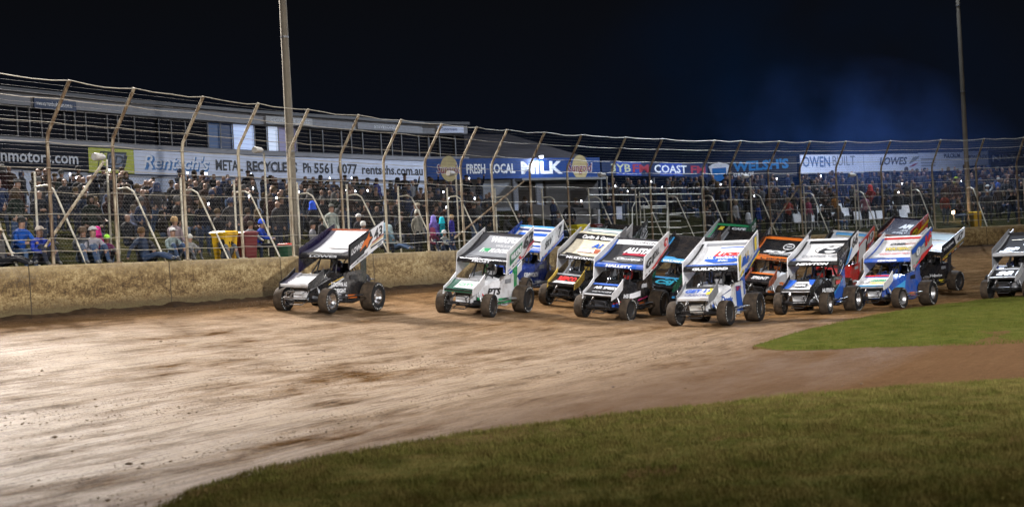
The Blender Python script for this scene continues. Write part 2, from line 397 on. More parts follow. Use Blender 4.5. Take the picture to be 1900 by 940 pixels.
def blades(name, poly, n, box, hh, mat, label, seed, edge=None):
    r = np.random.RandomState(seed); X = r.uniform(box[0], box[1], n); Y = r.uniform(box[2], box[3], n); k = pip(X, Y, poly)
    k &= np.abs(X) < Y*.40 + 1.0
    X, Y = X[k], Y[k]; z = gz(X, Y) + .034; m = len(X)
    h = hh*(.5+r.rand(m))*np.maximum(.65, 1+.6*fbm(X, Y, 3.0, 4, seed)); a = r.rand(m)*6.283; w = .0035+.003*r.rand(m); lean = r.uniform(.2, .9, m)*h; b = r.rand(m)*6.283
    c_, s_ = np.cos(a)*w, np.sin(a)*w
    V = np.stack([np.stack([X-c_, Y-s_, z-.02], 1), np.stack([X+c_, Y+s_, z-.02], 1), np.stack([X+np.cos(b)*lean, Y+np.sin(b)*lean, z+h], 1)], 1).reshape(-1, 3)
    o = link(name, np_mesh(name, V, np.arange(3*m).reshape(-1, 3)), mat); tag(o, label, 'grass', kind='stuff')
poly1 = np.concatenate([fe, near[::-1]]); poly2 = np.concatenate([it, ib[::-1]])
GB1 = grass_mat('rough_grass_blades', [(.075, .08, .018), (.15, .148, .038), (.24, .205, .07)], .8); GB2 = grass_mat('mown_grass_blades', [(.06, .075, .012), (.09, .105, .02), (.12, .125, .03)], .25)
blades('grass_blades', poly1, 620000, (-8, 11, 9.5, 22), .038, GB1, 'short blades of olive grass standing in the rough infield turf', 5)
blades('grass_blades', poly2, 260000, (3, 22, 22, 48), .035, GB2, 'short blades of bright grass standing in the mown wedge', 6)
# ------------------------------------------------------------------ concrete wall, coated in thrown clay
ss = np.arange(0, WS[-1]-.2, .35); prof = []
rings = []
for s in ss:
    n = Wn(s); n3 = Vector((n.x, n.y, 0)); p = W(s); p3 = Vector((p.x, p.y, 0)); zb = .2
    rings.append([p3 + Vector((0,0,zb)), p3 + n3*.02 + Vector((0,0,1.9)), p3 + n3*.035 + Vector((0,0,WALL_TOP-.03)), p3 + n3*.06 + Vector((0,0,WALL_TOP)), p3 + n3*.30 + Vector((0,0,WALL_TOP)), p3 + n3*.33 + Vector((0,0,WALL_TOP-.03)), p3 + n3*.33 + Vector((0,0,zb))])
mb = MB(); mb.loft(rings)
wm = mb.mesh('clay_spattered_wall', True)
uvw = wm.uv_layers.new(name='UVMap')
co = np.zeros(len(wm.vertices)*3); wm.vertices.foreach_get('co', co); co = co.reshape(-1, 3)
li = np.zeros(len(wm.loops), int); wm.loops.foreach_get('vertex_index', li)
uvs = np.stack([ss[np.minimum(np.arange(len(co))//7, len(ss)-1)], co[:, 2]], 1)[li]; uvw.data.foreach_set('uv', uvs.astype(np.float32).ravel())
N = NT('clay_spattered_concrete'); un = N.n('ShaderNodeUVMap').outputs[0]
def mapw(sc):
    m_ = N.n('ShaderNodeMapping'); N.l(un, m_.inputs[0]); m_.inputs['Scale'].default_value = sc; return m_.outputs[0]
sp = N.n('ShaderNodeSeparateXYZ'); N.l(un, sp.inputs[0]); hz = sp.outputs[1]
big = N.noise(mapw((.35, 1, 1)), 1.3, 4, .6); med = N.noise(mapw((1, 1.3, 1)), 5, 5, .7); sml = N.noise(mapw((1, 1.2, 1)), 17, 5, .75)
conc = N.ramp(N.noise(mapw((.4, 2, 1)), 3, 4), [(.35, (.34, .26, .14)), (.65, (.48, .40, .26))])
mud = N.ramp(N.math('ADD', N.math('MULTIPLY', big, .3), N.math('ADD', N.math('MULTIPLY', med, .35), N.math('MULTIPLY', sml, .35))), [(.39, (.035, .019, .006)), (.465, (.16, .10, .037)), (.53, (.34, .245, .11)), (.6, (.52, .42, .23))])
cover = N.rng(N.math('ADD', N.math('MULTIPLY', hz, -.75), N.math('ADD', N.math('MULTIPLY', sml, 1.1), N.math('MULTIPLY', big, .5))), -1.25, -.85)
c = N.mix(cover, conc, mud)
wet = N.rng(N.math('ADD', N.math('MULTIPLY', hz, -.8), N.math('ADD', N.math('MULTIPLY', big, 1.3), N.math('MULTIPLY', med, .45))), -.49, -.22)
wet = N.math('MULTIPLY', wet, N.rng(sp.outputs[0], S0+26, S0+8, .3, 1.))
c = N.mix(N.math('MULTIPLY', wet, .8), c, (.062, .037, .014))
moss = N.rng(N.math('ADD', N.math('MULTIPLY', hz, -1.2), N.math('MULTIPLY', sml, .8)), -1.4, -1.15)
c = N.mix(N.math('MULTIPLY', moss, .6), c, (.12, .1, .04))
jf = N.math('ABSOLUTE', N.math('SUBTRACT', N.math('FRACT', N.math('MULTIPLY', sp.outputs[0], 1/4.8)), .5))
c = N.mix(N.rng(jf, .005, .002), c, (.05, .035, .02))
N.set(Base_Color=c, Roughness=.88, Normal=N.bump(N.math('ADD', med, sml), .4, .03))
tag(link('concrete_wall', wm, N.m), 'low concrete wall coated in thrown yellow brown clay below the catch fence', 'wall')
# dark clay heaped against the foot of the wall
V = []; F = []; r = np.random.RandomState(3)
sk = np.arange(2, WS[-1]-2, .12)
for i, s in enumerate(sk):
    p = W(s); n = Wn(s); hgt = .03 + .04*abs(math.sin(s*1.7)+.6*math.sin(s*4.1)+r.rand()*.8); wd = .18+.2*r.rand()
    for (d, h) in ((-.01, hgt), (-wd*.5, hgt*.75+r.rand()*.04), (-wd, -.03)):
        x_, y_ = p.x + n.x*d, p.y + n.y*d; V.append((x_, y_, g1(x_, y_) + h))
    if i: F += [((i-1)*3+k, (i-1)*3+k+1, i*3+k+1, i*3+k) for k in (0, 1)]
tag(link('clay_heap', np_mesh('clay_heap', V, F), simple('wet_clay', (.035, .021, .011), .9, var=.5, scale=3, bump=.8, spec=.05)), 'dark clay heaped along the foot of the wall', 'clay', kind='stuff')
# ------------------------------------------------------------------ terrace behind the wall
def tz(d): return 2.18 + 2.35*min(max((d-.4)/12.5, 0), 1)
ds = [.25, .8, 2, 3.5, 5, 6.5, 8, 9.5, 11, 12.9, 16, 22, 34]; V = []; F = []
sk = np.arange(0, WS[-1]-.1, 1.0)
for i, s in enumerate(sk):
    for d in ds:
        p = W(s, d); V.append((p.x, p.y, tz(d)))
    if i: F += [((i-1)*len(ds)+k, i*len(ds)+k, i*len(ds)+k+1, (i-1)*len(ds)+k+1) for k in range(len(ds)-1)]
tag(link('terrace', np_mesh('terrace', V, F, True), grass_mat('bank_grass', [(.005, .007, .003), (.008, .010, .005), (.012, .013, .007)], .12)), kind='structure')
# ------------------------------------------------------------------ catch fence
rust = NT('rusty_galvanised_post'); v = rust.coord('Object'); oi = rust.n('ShaderNodeObjectInfo')
nz = rust.noise(rust.coord('Object', (4, 4, .6)), 2.0, 6, .65)
rc = rust.ramp(rust.math('ADD', nz, rust.math('MULTIPLY', oi.outputs['Random'], .12)), [(.40, (.09, .052, .027)), (.52, (.18, .13, .08)), (.64, (.38, .33, .24))])
rust.set(Base_Color=rc, Roughness=.6, Metallic=.15); RUST = rust.m
galv = simple('galvanised_pipe', (.46, .43, .35), .5, .25, var=.25, scale=3)
wire_m = simple('fence_wire', (.44, .40, .32), .5, .4, var=.2)
mesh_m = simple('fence_mesh_wire', (.09, .084, .076), .6, .3)
fence = empty('catch_fence', (*W(S0), WALL_TOP)); tag(fence, 'tall curving catch fence with inward bent posts on top of the clay covered wall', 'fence')
inv = Matrix.Translation(-fence.location)
def bent(s, z):                    # centre line of the fence at height z
    z0 = 5.55; d = .17
    if z > z0: d = .17 - (z - z0)/(6.76-z0)*.80
    p = W(s, d); return Vector((p.x, p.y, z)) - fence.location
fs = [float(WS[np.argmin((WL[:, 0]-p[0])**2 + (WL[:, 1]-p[1])**2)]) for p in _pw]
gap = (fs[-1]-fs[0])/(len(fs)-1)
post_s = [fs[0]-gap*k for k in (4, 3, 2, 1)] + fs + [fs[-1]+gap*k for k in range(1, 6)]
for s in post_s:
    zs = [WALL_TOP-.02, 3.6, 4.8, 5.3]; pp = [bent(s, z) for z in zs]
    a = bent(s, 5.42); b = bent(s, 5.55).lerp(bent(s, 5.75), .35); pp += [a, b, bent(s, 5.85), bent(s, 6.3), bent(s, 6.78)]
    mb = MB(); mb.tube(pp, .043, 10); mb.box(bent(s, WALL_TOP+.012), (.2, .2, .024)); mb.build('post', RUST, fence, True)
wz = [6.76, 6.35, 5.84, 5.38, 4.78, 4.2, 3.68, 3.1, 2.8]
rr = random.Random(4)
for wi, z in enumerate(wz):
    pp = []
    for k in range(len(post_s)-1):
        a, b = post_s[k], post_s[k+1]
        for t in (0, .25, .5, .75):
            q = bent(a*(1-t)+b*t, z); q.z += -(.055 if wi == 0 else .03)*4*t*(1-t)*(.5+rr.random()*.8) + rr.uniform(-.008, .008)
            n = Wn(a); q.x -= n.x*.055; q.y -= n.y*.055; pp.append(q)
    mb = MB(); mb.tube(pp, .008 if wi else .0125, 5); mb.build('cable', wire_m, fence, True)
mb = MB()
sk = np.arange(post_s[0], post_s[-1], .6)
for z in np.arange(2.55, 6.7, .105):
    w_ = .0038 if z > 4.4 else .0022
    mb.tube([bent(s, z) for s in sk], w_, 3, cap=False)
mb.build('wire_mesh', mesh_m, fence)
for (p0, p1) in (((108, 438), (212, 305)), ((860, 412), (985, 322)), ((1445, 405), (1496, 320))):
    a = at_z(p0[0], p0[1], 2.9); 
    # strut runs along the fence from low on one bay to high on the post beside it
    sa = WS[np.argmin([abs((WL[k, 0]/WL[k, 1])-(unroll(*p0)[0]/FPX)) for k in range(len(WL))])]; sb = WS[np.argmin([abs((WL[k, 0]/WL[k, 1])-(unroll(*p1)[0]/FPX)) for k in range(len(WL))])]
    A = bent(sa, 2.9); B = bent(sb, 5.0); n = Wn(sa); A += Vector((n.x, n.y, 0))*.25; B += Vector((n.x, n.y, 0))*.09
    mb = MB(); mb.tube([A, B], .035, 8); mb.build('strut', RUST, fence, True)
# ------------------------------------------------------------------ crowd fence with hooped braces
cf_ = empty('crowd_fence', (*W(S0, 1.9), tz(1.9))); tag(cf_, 'lower chain link crowd fence with hooped pipe braces behind the catch fence', 'fence')
def cfp(s, z, d=1.9):
    p = W(s, d); return Vector((p.x, p.y, z)) - cf_.location
def s_of_px(px, d=0.):
    u = unroll(px, 420)[0]/FPX; best = min(range(len(WL)), key=lambda k: abs((WL[k, 0]+WN[k, 0]*d)/(WL[k, 1]+WN[k, 1]*d) - u)); return WS[best]
cposts = [s_of_px(p, 1.9) for p in (-60, 68, 215, 343, 440, 557, 648, 743, 833, 921, 1010, 1098, 1181, 1238, 1306, 1396, 1493, 1590, 1695, 1800, 1905)]
CT = 4.85
for s in cposts:
    mb = MB(); mb.tube([cfp(s, 2.2), cfp(s, CT)], .032, 8); mb.build('post', galv, cf_, True)
    mb = MB(); mb.tube([cfp(s, CT-.38, 1.9), cfp(s+.05, CT-.36, 1.55), cfp(s+.08, CT-.46, 1.38), cfp(s+.1, CT-.7, 1.26), cfp(s+.12, WALL_TOP, .42)], .026, 8); mb.build('brace', galv, cf_, True)
mb = MB(); sk = np.arange(cposts[0], cposts[-1], .5)
for z in (CT-.02, 3.6, 2.4): mb.tube([cfp(s, z) for s in sk], .006, 4, cap=False)
H = CT - 2.3; st = .115
for s in np.arange(cposts[0]-H, cposts[-1]+H, st):
    for sg in (1, -1):
        a, b = s, s + sg*H; 
        if min(a, b) < cposts[0] or max(a, b) > cposts[-1]: continue
        mb.tube([cfp(a, 2.3), cfp((a+b)/2, (2.3+CT)/2), cfp(b, CT)], .0022, 3, cap=False)
mb.build('chain_link', mesh_m, cf_)
# ------------------------------------------------------------------ grandstand, signs
# the front line of the buildings on top of the terrace (sight lines meet the sign tops at 7.2 m)
_sp = [(-140,255),(0,265),(245,279),(480,290),(785,300.5),(1110,297.5),(1310,303),(1480,291),(1600,290),(1735,288),(1832,286),(1960,283)]
_sw = [(p[0], at_z(p[0], p[1], 7.2)) for p in _sp]
def bp(px):
    for (a, A), (b, B) in zip(_sw, _sw[1:]):
        if px <= b or b == _sw[-1][0]:
            t = (px-a)/(b-a); ta = t*A.y; 
            # perspective-correct position along the straight front
            u = unroll(px, 290)[0]/FPX; d = B - A; k = (u*A.y - A.x)/(d.x - u*d.y); q = A + d*k; return Vector((q.x, q.y, 0)), Vector((d.x, d.y, 0)).normalized()
corr = NT('white_corrugated_sheet'); v = corr.coord('Object'); s_ = corr.n('ShaderNodeTexWave'); corr.l(v, s_.inputs[0]); s_.inputs['Scale'].default_value = 6
nz = corr.noise(v, 1.5, 5); corr.set(Base_Color=corr.ramp(nz, [(.3, (.40, .45, .58)), (.7, (.52, .57, .70))]), Roughness=.5, Normal=corr.bump(s_.outputs[1], .35, .02)); CORR = corr.m  # cool cast of the lighting tinted into the white sheet
white = simple('white_sign_paint', (.60, .65, .80), .45, var=.08, scale=2)  # bluish light cast put into the white paint
greyw = simple('grey_cladding', (.24, .24, .26), .6, var=.18, scale=1.2)
darkc = simple('charcoal_sign', (.012, .014, .022), .7, spec=.1)
navy = simple('navy_sign', (.012, .05, .20), .45, var=.15)
navyd = simple('dark_navy_sign', (.010, .024, .075), .5, var=.2)
blackm = simple('black_lettering', (.016, .018, .028), .5)
whitel = simple('white_lettering', (.78, .80, .84), .45)
NZ = Vector((0, 0, 1))
def front(a, b, z0, z1, off, th, name, mat, parent, flip=False):      # a slab along the front between two stations
    A, d = bp(a + .001); B, _ = bp(b - .001); n = Vector((-d.y, d.x, 0))*-1
    mb = MB(); o = n*off; q = n*(off+th)
    mb.add([A+o+NZ*z0, B+o+NZ*z0, B+o+NZ*z1, A+o+NZ*z1, A+q+NZ*z0, B+q+NZ*z0, B+q+NZ*z1, A+q+NZ*z1], [(0,1,2,3),(4,7,6,5),(0,4,5,1),(3,2,6,7),(0,3,7,4),(1,5,6,2)])
    me = mb.mesh(name); o = link(name, me, mat, parent); return o
def sign_text(txt, a, b, zc, size, mat, parent, off=.14, bold=.01, shear=0., fit=True, name='lettering'):
    A, d = bp(a); B, _ = bp(b); d = (B-A).normalized(); n = Vector((-d.y, d.x, 0))*-1; L = (B-A).length
    V, F = text_data(txt, size, bold, shear, L if fit else None); C = (A+B)/2 + n*off + NZ*zc
    return map_mesh(name, V, F, lambda x, y: C + d*x + NZ*y, mat, parent)
def sign_poly(pts, a, b, zc, mat, parent, off=.13, name='emblem'):     # pts in metres about the middle
    A, d = bp(a); B, _ = bp(b); d = (B-A).normalized(); n = Vector((-d.y, d.x, 0))*-1; C = (A+B)/2 + n*off + NZ*zc
    me = bpy.data.meshes.new(name); me.from_pydata([tuple(C + d*x + NZ*y) for x, y in pts], [], [tuple(range(len(pts)))]); me.update(); return link(name, me, mat, parent)
def ell(rx, ry, cx=0, cy=0, n=28): return [(cx+rx*math.cos(2*PI*k/n), cy+ry*math.sin(2*PI*k/n)) for k in range(n)]
G0 = bp(245)[0]
gs = empty('grandstand', G0); tag(gs, 'two storey grandstand with a long band of dark windows above the white advertising hoarding', 'grandstand')
def rel(o, p):
    o.parent = p; o.matrix_parent_inverse = Matrix.Translation(-p.location) if p.type == 'EMPTY' else Matrix.Identity(4); return o
GA, GB = -120, 866
def seg_front(a, b, *r):          # split at the bends of the front
    cuts = [a] + [p[0] for p in _sp if a < p[0] < b] + [b]
    return [front(p, q, *r) for p, q in zip(cuts, cuts[1:])]
def joinparts(obs, name):
    mb = MB(); 
    for o in obs:
        mb.add([v.co.copy() for v in o.data.vertices], [tuple(p.vertices) for p in o.data.polygons])
    mat = obs[0].data.materials[0]
    for o in obs: bpy.data.objects.remove(o)
    return link(name, mb.mesh(name), mat)
def gpart(name, mat, a, b, z0, z1, off, th): return rel(joinparts(seg_front(a, b, z0, z1, off, th, name, mat, None), name), gs)
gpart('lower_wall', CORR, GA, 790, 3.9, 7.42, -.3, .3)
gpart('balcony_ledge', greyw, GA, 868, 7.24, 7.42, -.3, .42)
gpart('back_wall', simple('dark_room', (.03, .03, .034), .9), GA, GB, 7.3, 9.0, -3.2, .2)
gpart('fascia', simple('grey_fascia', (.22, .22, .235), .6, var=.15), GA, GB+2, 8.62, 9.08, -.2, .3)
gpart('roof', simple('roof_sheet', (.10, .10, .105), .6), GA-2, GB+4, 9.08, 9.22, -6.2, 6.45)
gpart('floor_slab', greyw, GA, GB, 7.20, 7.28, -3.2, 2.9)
frame_m = simple('aluminium_frame', (.28, .28, .29), .4, .5)
def glass(lit=None):
    if lit: return emit('lit_window', lit[0], lit[1])
    N = NT('dark_window_glass'); N.set(Base_Color=(.012, .013, .018), Roughness=.08, Specular_IOR_Level=.7, Normal=N.bump(N.noise(N.coord(), .8, 2), .05, .05)); return N.m
GL = glass()
edges = [-118, -70, -20, 37, 60, 82, 125, 144, 164, 204, 223, 254, 299, 322, 348, 390, 413, 436, 476, 500, 520, 553, 579, 602, 637, 655, 676, 710, 730, 748, 780, 798, 818, 847, 865]
lit = {436: ((.55, .68, 1), .36), 500: ((.7, .8, 1), .42), 520: ((.3, .28, .45), .09), 413: ((.03, .05, .12), .03), 390: ((.05, .10, .22), .05)}
for a, b in zip(edges, edges[1:]):
    mb = MB(); A, d = bp(a); B, _ = bp(b); n = Vector((d.y, -d.x, 0)); zs0, zs1 = 7.42, 8.62
    wf = None
    for (p, q) in (((A, zs0), (A, zs1)), ((A, zs1-.03), (B, zs1-.03)), ((A, zs0+.03), (B, zs0+.03))):
        mb.tube([p[0] + n*-.06 + NZ*p[1], q[0] + n*-.06 + NZ*q[1]], .028, 4)
    wf = rel(mb.build('window', frame_m), gs)
    pm = glass(lit[a]) if a in lit else GL
    pn = front(a, b, zs0+.02, zs1-.02, -.13, .02, 'pane', pm, None); pn.parent = wf; 
    pn.matrix_parent_inverse = Matrix.Identity(4)
    wf.matrix_parent_inverse = Matrix.Translation(-gs.location)
# small boards on the fascia
def board(name, label, a, b, z0, z1, mat, off=.12, th=.05, group=None):
    o = front(a, b, z0, z1, off, th, name, mat, None); tag(o, label, 'sign', group); return o
s = board('fascia_sign', 'small navy web address board on the grey fascia above the dark windows', 62, 140, 8.55, 8.95, navyd)
sign_text('www.warrnamboolmotors.com.au', 66, 132, 8.74, .26, whitel, s, off=.18, bold=.004)
s = board('fascia_sign', 'pale board on the fascia above the lit windows with dark writing', 492, 578, 8.66, 9.0, simple('pale_board', (.42, .42, .42), .6)); sign_text('CORPORATE SUITES', 500, 572, 8.83, .2, whitel, s, off=.18, bold=.0)
s = board('fascia_sign', 'grey board on the fascia over the milk sign end with faint writing', 662, 732, 8.66, 8.98, greyw); sign_text('STEVESONS', 692, 730, 8.82, .2, whitel, s, off=.18, bold=.0)
s = board('fascia_sign', 'white board with blue lettering at the end of the grandstand fascia', 812, 860, 8.66, 9.04, white); sign_text('Tenormans', 818, 848, 8.85, .24, simple('blue_lettering', (.03, .08, .25)), s, off=.18, bold=.0)
# hoardings
s = board('advertising_hoarding', 'charcoal hoarding with pale nmotors.com web address', 2, 158, 6.28, 7.2, darkc); s2 = front(-140, 0, 6.28, 7.2, .12, .05, 'panel', darkc, None); s2.parent = s; sign_text('nmotors.com', -6, 138, 6.72, .62, simple('grey_lettering', (.55, .58, .64)), s, off=.19, bold=.018)
s = board('advertising_hoarding', 'yellow green hoarding with slanted black and grey emblem', 158, 242, 6.25, 7.2, simple('lime_sign', (.42, .44, .03), .45))
blk = blackm; lime = simple('lime_sign', (.42, .44, .03), .45)
sign_poly([(-.78,-.34),(.62,-.34),(.82,.36),(-.58,.36)], 158, 242, 6.72, blk, s, .175); sign_poly([(-.72,-.28),(-.60,-.28),(-.44,.3),(-.56,.3)], 158, 242, 6.72, lime, s, .18); sign_poly([(-.55,-.28),(-.36,-.28),(-.22,.3),(-.40,.3)], 158, 242, 6.72, lime, s, .18)
sign_poly([(-.3,-.24),(.52,-.24),(.68,.28),(-.16,.28)], 158, 242, 6.72, simple('slate_emblem', (.16, .19, .26)), s, .18); sign_text('LDJ', 190, 228, 6.73, .56, blk, s, off=.186, bold=.02, shear=.25)
s = board('advertising_hoarding', 'long white scrap metal hoarding with blue script name and black lettering', 242.5, 480, 6.24, 7.2, white)
s2 = front(480, 785, 6.24, 7.2, .12, .05, 'panel', white, None); s2.parent = s
bl = simple('script_blue', (.03, .16, .42))
sign_text("Rentsch's", 259, 381, 6.69, .78, bl, s, off=.178, bold=.045, shear=.25); sign_text("Rentsch's", 257, 379, 6.73, .76, simple('script_white', (.72, .76, .86)), s, off=.184, bold=.008, shear=.25)
sign_text('METAL', 393, 443, 6.70, .62, blk, s, off=.18, bold=.03); sign_text('RECYCLERS', 451, 545, 6.70, .62, blk, s, off=.18, bold=.03)
sign_text('Ph', 556, 571, 6.70, .6, blk, s, off=.18, bold=.03); sign_text('5561 6077', 576, 656, 6.70, .64, blk, s, off=.18, bold=.03); sign_text('rentschs.com.au', 665, 778, 6.70, .62, blk, s, off=.18, bold=.025)
s = board('advertising_hoarding', 'blue fresh local milk hoarding with two tan suns and white capitals', 788, 1109, 6.28, 7.34, navy)
tan = simple('tan_sun', (.45, .36, .17), .5); mar = simple('maroon_script', (.22, .02, .05))
for a in (829, 1072):
    sign_poly(ell(.52, .66), a-20, a+20, 6.83, tan, s, .175, 'sun_emblem'); w_ = 23
    sign_text('Sungold', a-w_-1, a+w_-1, 6.79, .66, whitel, s, off=.182, bold=.03, shear=.12); sign_text('Sungold', a-w_, a+w_-2, 6.79, .64, mar, s, off=.188, bold=.008, shear=.12)
sign_text('FRESH', 861, 896, 6.78, .66, whitel, s, off=.18, bold=.03); sign_text('LOCAL', 904, 951, 6.78, .68, whitel, s, off=.18, bold=.03); sign_text('MILK', 960, 1037, 6.80, .88, whitel, s, off=.18, bold=.04)
s = board('advertising_hoarding', 'dark blue radio hoarding reading 3YB FM and COAST FM', 1111, 1308, 6.36, 7.18, navyd)
sign_poly([(-1.15,-.38),(1.15,-.38),(1.15,.38),(-1.15,.38)], 1120, 1200, 6.77, simple('bright_blue_panel', (.01, .05, .3)), s, .175, 'panel'); sign_poly([(-1.1,-.36),(1.1,-.36),(1.1,.36),(-1.1,.36)], 1206, 1272, 6.77, simple('bright_blue_panel', (.01, .05, .3)), s, .175, 'panel')
sign_text('3YB', 1127, 1164, 6.77, .62, simple('pale_gold', (.50, .50, .32)), s, off=.18, bold=.02); red = simple('dull_red', (.30, .03, .05)); sign_text('FM', 1168, 1198, 6.77, .62, red, s, off=.18, bold=.03)
sign_text('COAST', 1208, 1268, 6.77, .62, whitel, s, off=.18, bold=.02); sign_text('FM', 1276, 1303, 6.77, .62, red, s, off=.18, bold=.03)
s = board('advertising_hoarding', 'black garage hoarding with blue capitals and a white and blue shield', 1314, 1478, 6.05, 7.24, simple('night_black_sign', (.012, .016, .03)))
sign_poly([(-.62,.30),(-.4,.42),(0,.52),(.4,.42),(.62,.30),(.5,-.1),(.34,-.5),(-.34,-.5),(-.5,-.1)], 1316, 1352, 6.68, whitel, s, .175); sign_poly([(-.42,.20),(.42,.20),(.42,-.58),(-.42,-.58)], 1316, 1352, 6.66, simple('shield_blue', (.01, .16, .48)), s, .18)
sign_text("WELSH'S", 1360, 1464, 6.82, .74, simple('sky_blue_capitals', (.015, .2, .52)), s, off=.18, bold=.04); sign_text('GARAGE', 1360, 1398, 6.36, .3, whitel, s, off=.18, bold=.02)
s = board('advertising_hoarding', 'white builder hoarding with navy and grey capitals', 1481, 1598, 6.2, 7.3, white)
sign_text('OWEN', 1485, 1536, 6.85, .86, simple('owner_blue', (.06, .13, .30)), s, off=.18, bold=.02); sign_text('BUILT', 1540, 1582, 6.9, .82, simple('owner_grey', (.16, .17, .2)), s, off=.18, bold=.0); 
s = board('advertising_hoarding', 'white hoarding with slanted LOWES and a grey and red feather mark', 1599, 1700, 6.25, 7.3, white)
sign_text('LOWES', 1626, 1678, 6.84, .62, simple('ink_navy', (.04, .05, .10)), s, off=.18, bold=.03, shear=.25)
sign_poly([(-.3,-.2),(.3,.0),(.7,.28),(.1,.22)], 1678, 1698, 6.86, simple('feather_grey', (.2, .22, .25)), s, .18); sign_poly([(-.3,-.4),(.1,-.34),(.55,-.12),(.1,-.2)], 1678, 1698, 6.86, red, s, .18)
s = board('advertising_hoarding', 'white hoarding with thin dark lines of small print by the tall far mast', 1701, 1734.5, 6.2, 7.34, white); s2 = front(1735.5, 1782, 6.2, 7.34, .12, .05, 'panel', white, None); s2.parent = s
sign_text('PULCRUM', 1748, 1778, 7.12, .34, simple('ink_navy', (.04, .05, .10)), s, off=.18, bold=.04)
for k in (6.95, 6.72, 6.55): sign_poly([(-.6,-.05),(.6,-.05),(.6,.05),(-.6,.05)], 1704, 1732, k, simple('print_grey', (.3, .32, .36)), s, .18, 'print_line')
s = board('advertising_hoarding', 'small white hoarding with dark NIX lettering just past the tall far mast', 1783, 1830, 6.5, 7.38, white); sign_text('MONTNIX', 1790, 1828, 7.0, .4, simple('ink_navy', (.04, .05, .10)), s, off=.18, bold=.01)
s = board('advertising_hoarding', 'black hoarding with thin white capitals at the far end of the row', 1834, 1990, 6.3, 7.36, simple('night_black_sign', (.012, .016, .03)))
sign_text("N'M", 1838, 1876, 6.88, .6, whitel, s, off=.18, bold=.0); sign_text('V', 1894, 1912, 6.9, .55, whitel, s, off=.18, bold=.0)
# supports and wall below the hoardings beyond the grandstand
hb = empty('hoarding_frame', bp(1400)[0]); tag(hb, 'dark steel frame carrying the row of hoardings beyond the milk sign', 'frame')
for a in (1112, 1160, 1210, 1260, 1310, 1390, 1466, 1530, 1598, 1650, 1700, 1782, 1832, 1900):
    A, d = bp(a); n = Vector((d.y, -d.x, 0)); mb = MB(); mb.tube([A + n*.02 + NZ*4.2, A + n*.02 + NZ*6.3], .06, 6); rel(mb.build('post', frame_m), hb)
# clubhouse under the milk sign: roller doors and sloping wall
ch = empty('clubhouse', bp(950)[0]); tag(ch, 'dark roofed clubhouse with grey roller doors under the blue milk sign', 'clubhouse')
def cpart(name, mat, a, b, z0, z1, off, th): return rel(front(a, b, z0, z1, off, th, name, mat, None), ch)
dk = simple('dark_brick', (.055, .05, .05), .8, var=.3); dr = simple('roller_door', (.20, .21, .23), .5, .2, var=.1)  # plain dark brick tone for the clubhouse wall
A, d = bp(790); B, _ = bp(1108)
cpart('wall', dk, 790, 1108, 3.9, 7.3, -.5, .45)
for (a, b) in ((893, 945), (1010, 1054)): cpart('roller_door', dr, a, b, 4.1, 6.22, -.05, .06)
cpart('pillar', CORR, 948, 956, 4.1, 6.25, 0, .12); cpart('pillar', CORR, 990, 1002, 4.1, 6.25, 0, .12)
cpart('awning', simple('awning_steel', (.30, .30, .30), .5, .3), 950, 1108, 6.12, 6.24, .0, .9)
n = Vector((d.y, -d.x, 0)); mb = MB(); A2, _ = bp(868); up = 9.55
mb.add([A2 + NZ*7.34, B + NZ*7.2, B - n*9 + NZ*up, A2 - n*9 + NZ*up, A2 + NZ*7.22, B + NZ*7.08, B - n*9 + NZ*(up-.12), A2 - n*9 + NZ*(up-.12)], [(0,1,2,3),(7,6,5,4),(0,4,5,1),(1,5,6,2),(2,6,7,3),(3,7,4,0)])
rel(mb.build('roof', simple('dark_roof', (.055, .05, .055), .55, var=.3, scale=.6)), ch)
# pale sloping ramp wall in front of the clubhouse
rw = MB(); a0, a1 = at_y(962, 376, 64.5), at_y(1110, 388, 60.0); b0, b1 = at_y(962, 398, 64.5), at_y(1110, 422, 60.0)
tk = Vector((.1, .3, 0)); rw.add([a0, a1, b1, b0, a0+tk, a1+tk, b1+tk, b0+tk], [(0,1,2,3),(7,6,5,4),(0,4,5,1),(3,2,6,7),(0,3,7,4),(1,5,6,2)])
tag(rw.build('ramp_wall', simple('pale_render', (.36, .36, .38), .8, var=.2, scale=1.5)), 'pale rendered ramp wall sloping down before the clubhouse doors', 'wall')
# lit lamp over the milk sign
A, d = bp(993); n = Vector((d.y, -d.x, 0)); lp = empty('sign_lamp', A + n*.6 + NZ*7.36); tag(lp, 'bright white lamp shining at the M of the milk sign', 'lamp')
mb = MB(); mb.tube([(-n.x*.5, -n.y*.5, -.1), (0,0,.02)], .02, 6); mb.build('arm', frame_m, lp); mb = MB(); mb.lathe([(-.07, .0), (-.05, .10), (.05, .11), (.06, .0)], (0,0,0), 14, axis='z'); mb.build('bulb', emit('lamp_white', (.85, .9, 1), 22), lp, True)
pl = bpy.data.lights.new('sign_lamp_light', 'POINT'); pl.energy = 75; pl.color = (.7, .8, 1); pl.shadow_soft_size = .1; po = bpy.data.objects.new('sign_lamp_light', pl); COL.objects.link(po); po.location = lp.location + n*.12 + Vector((0,0,-.14))
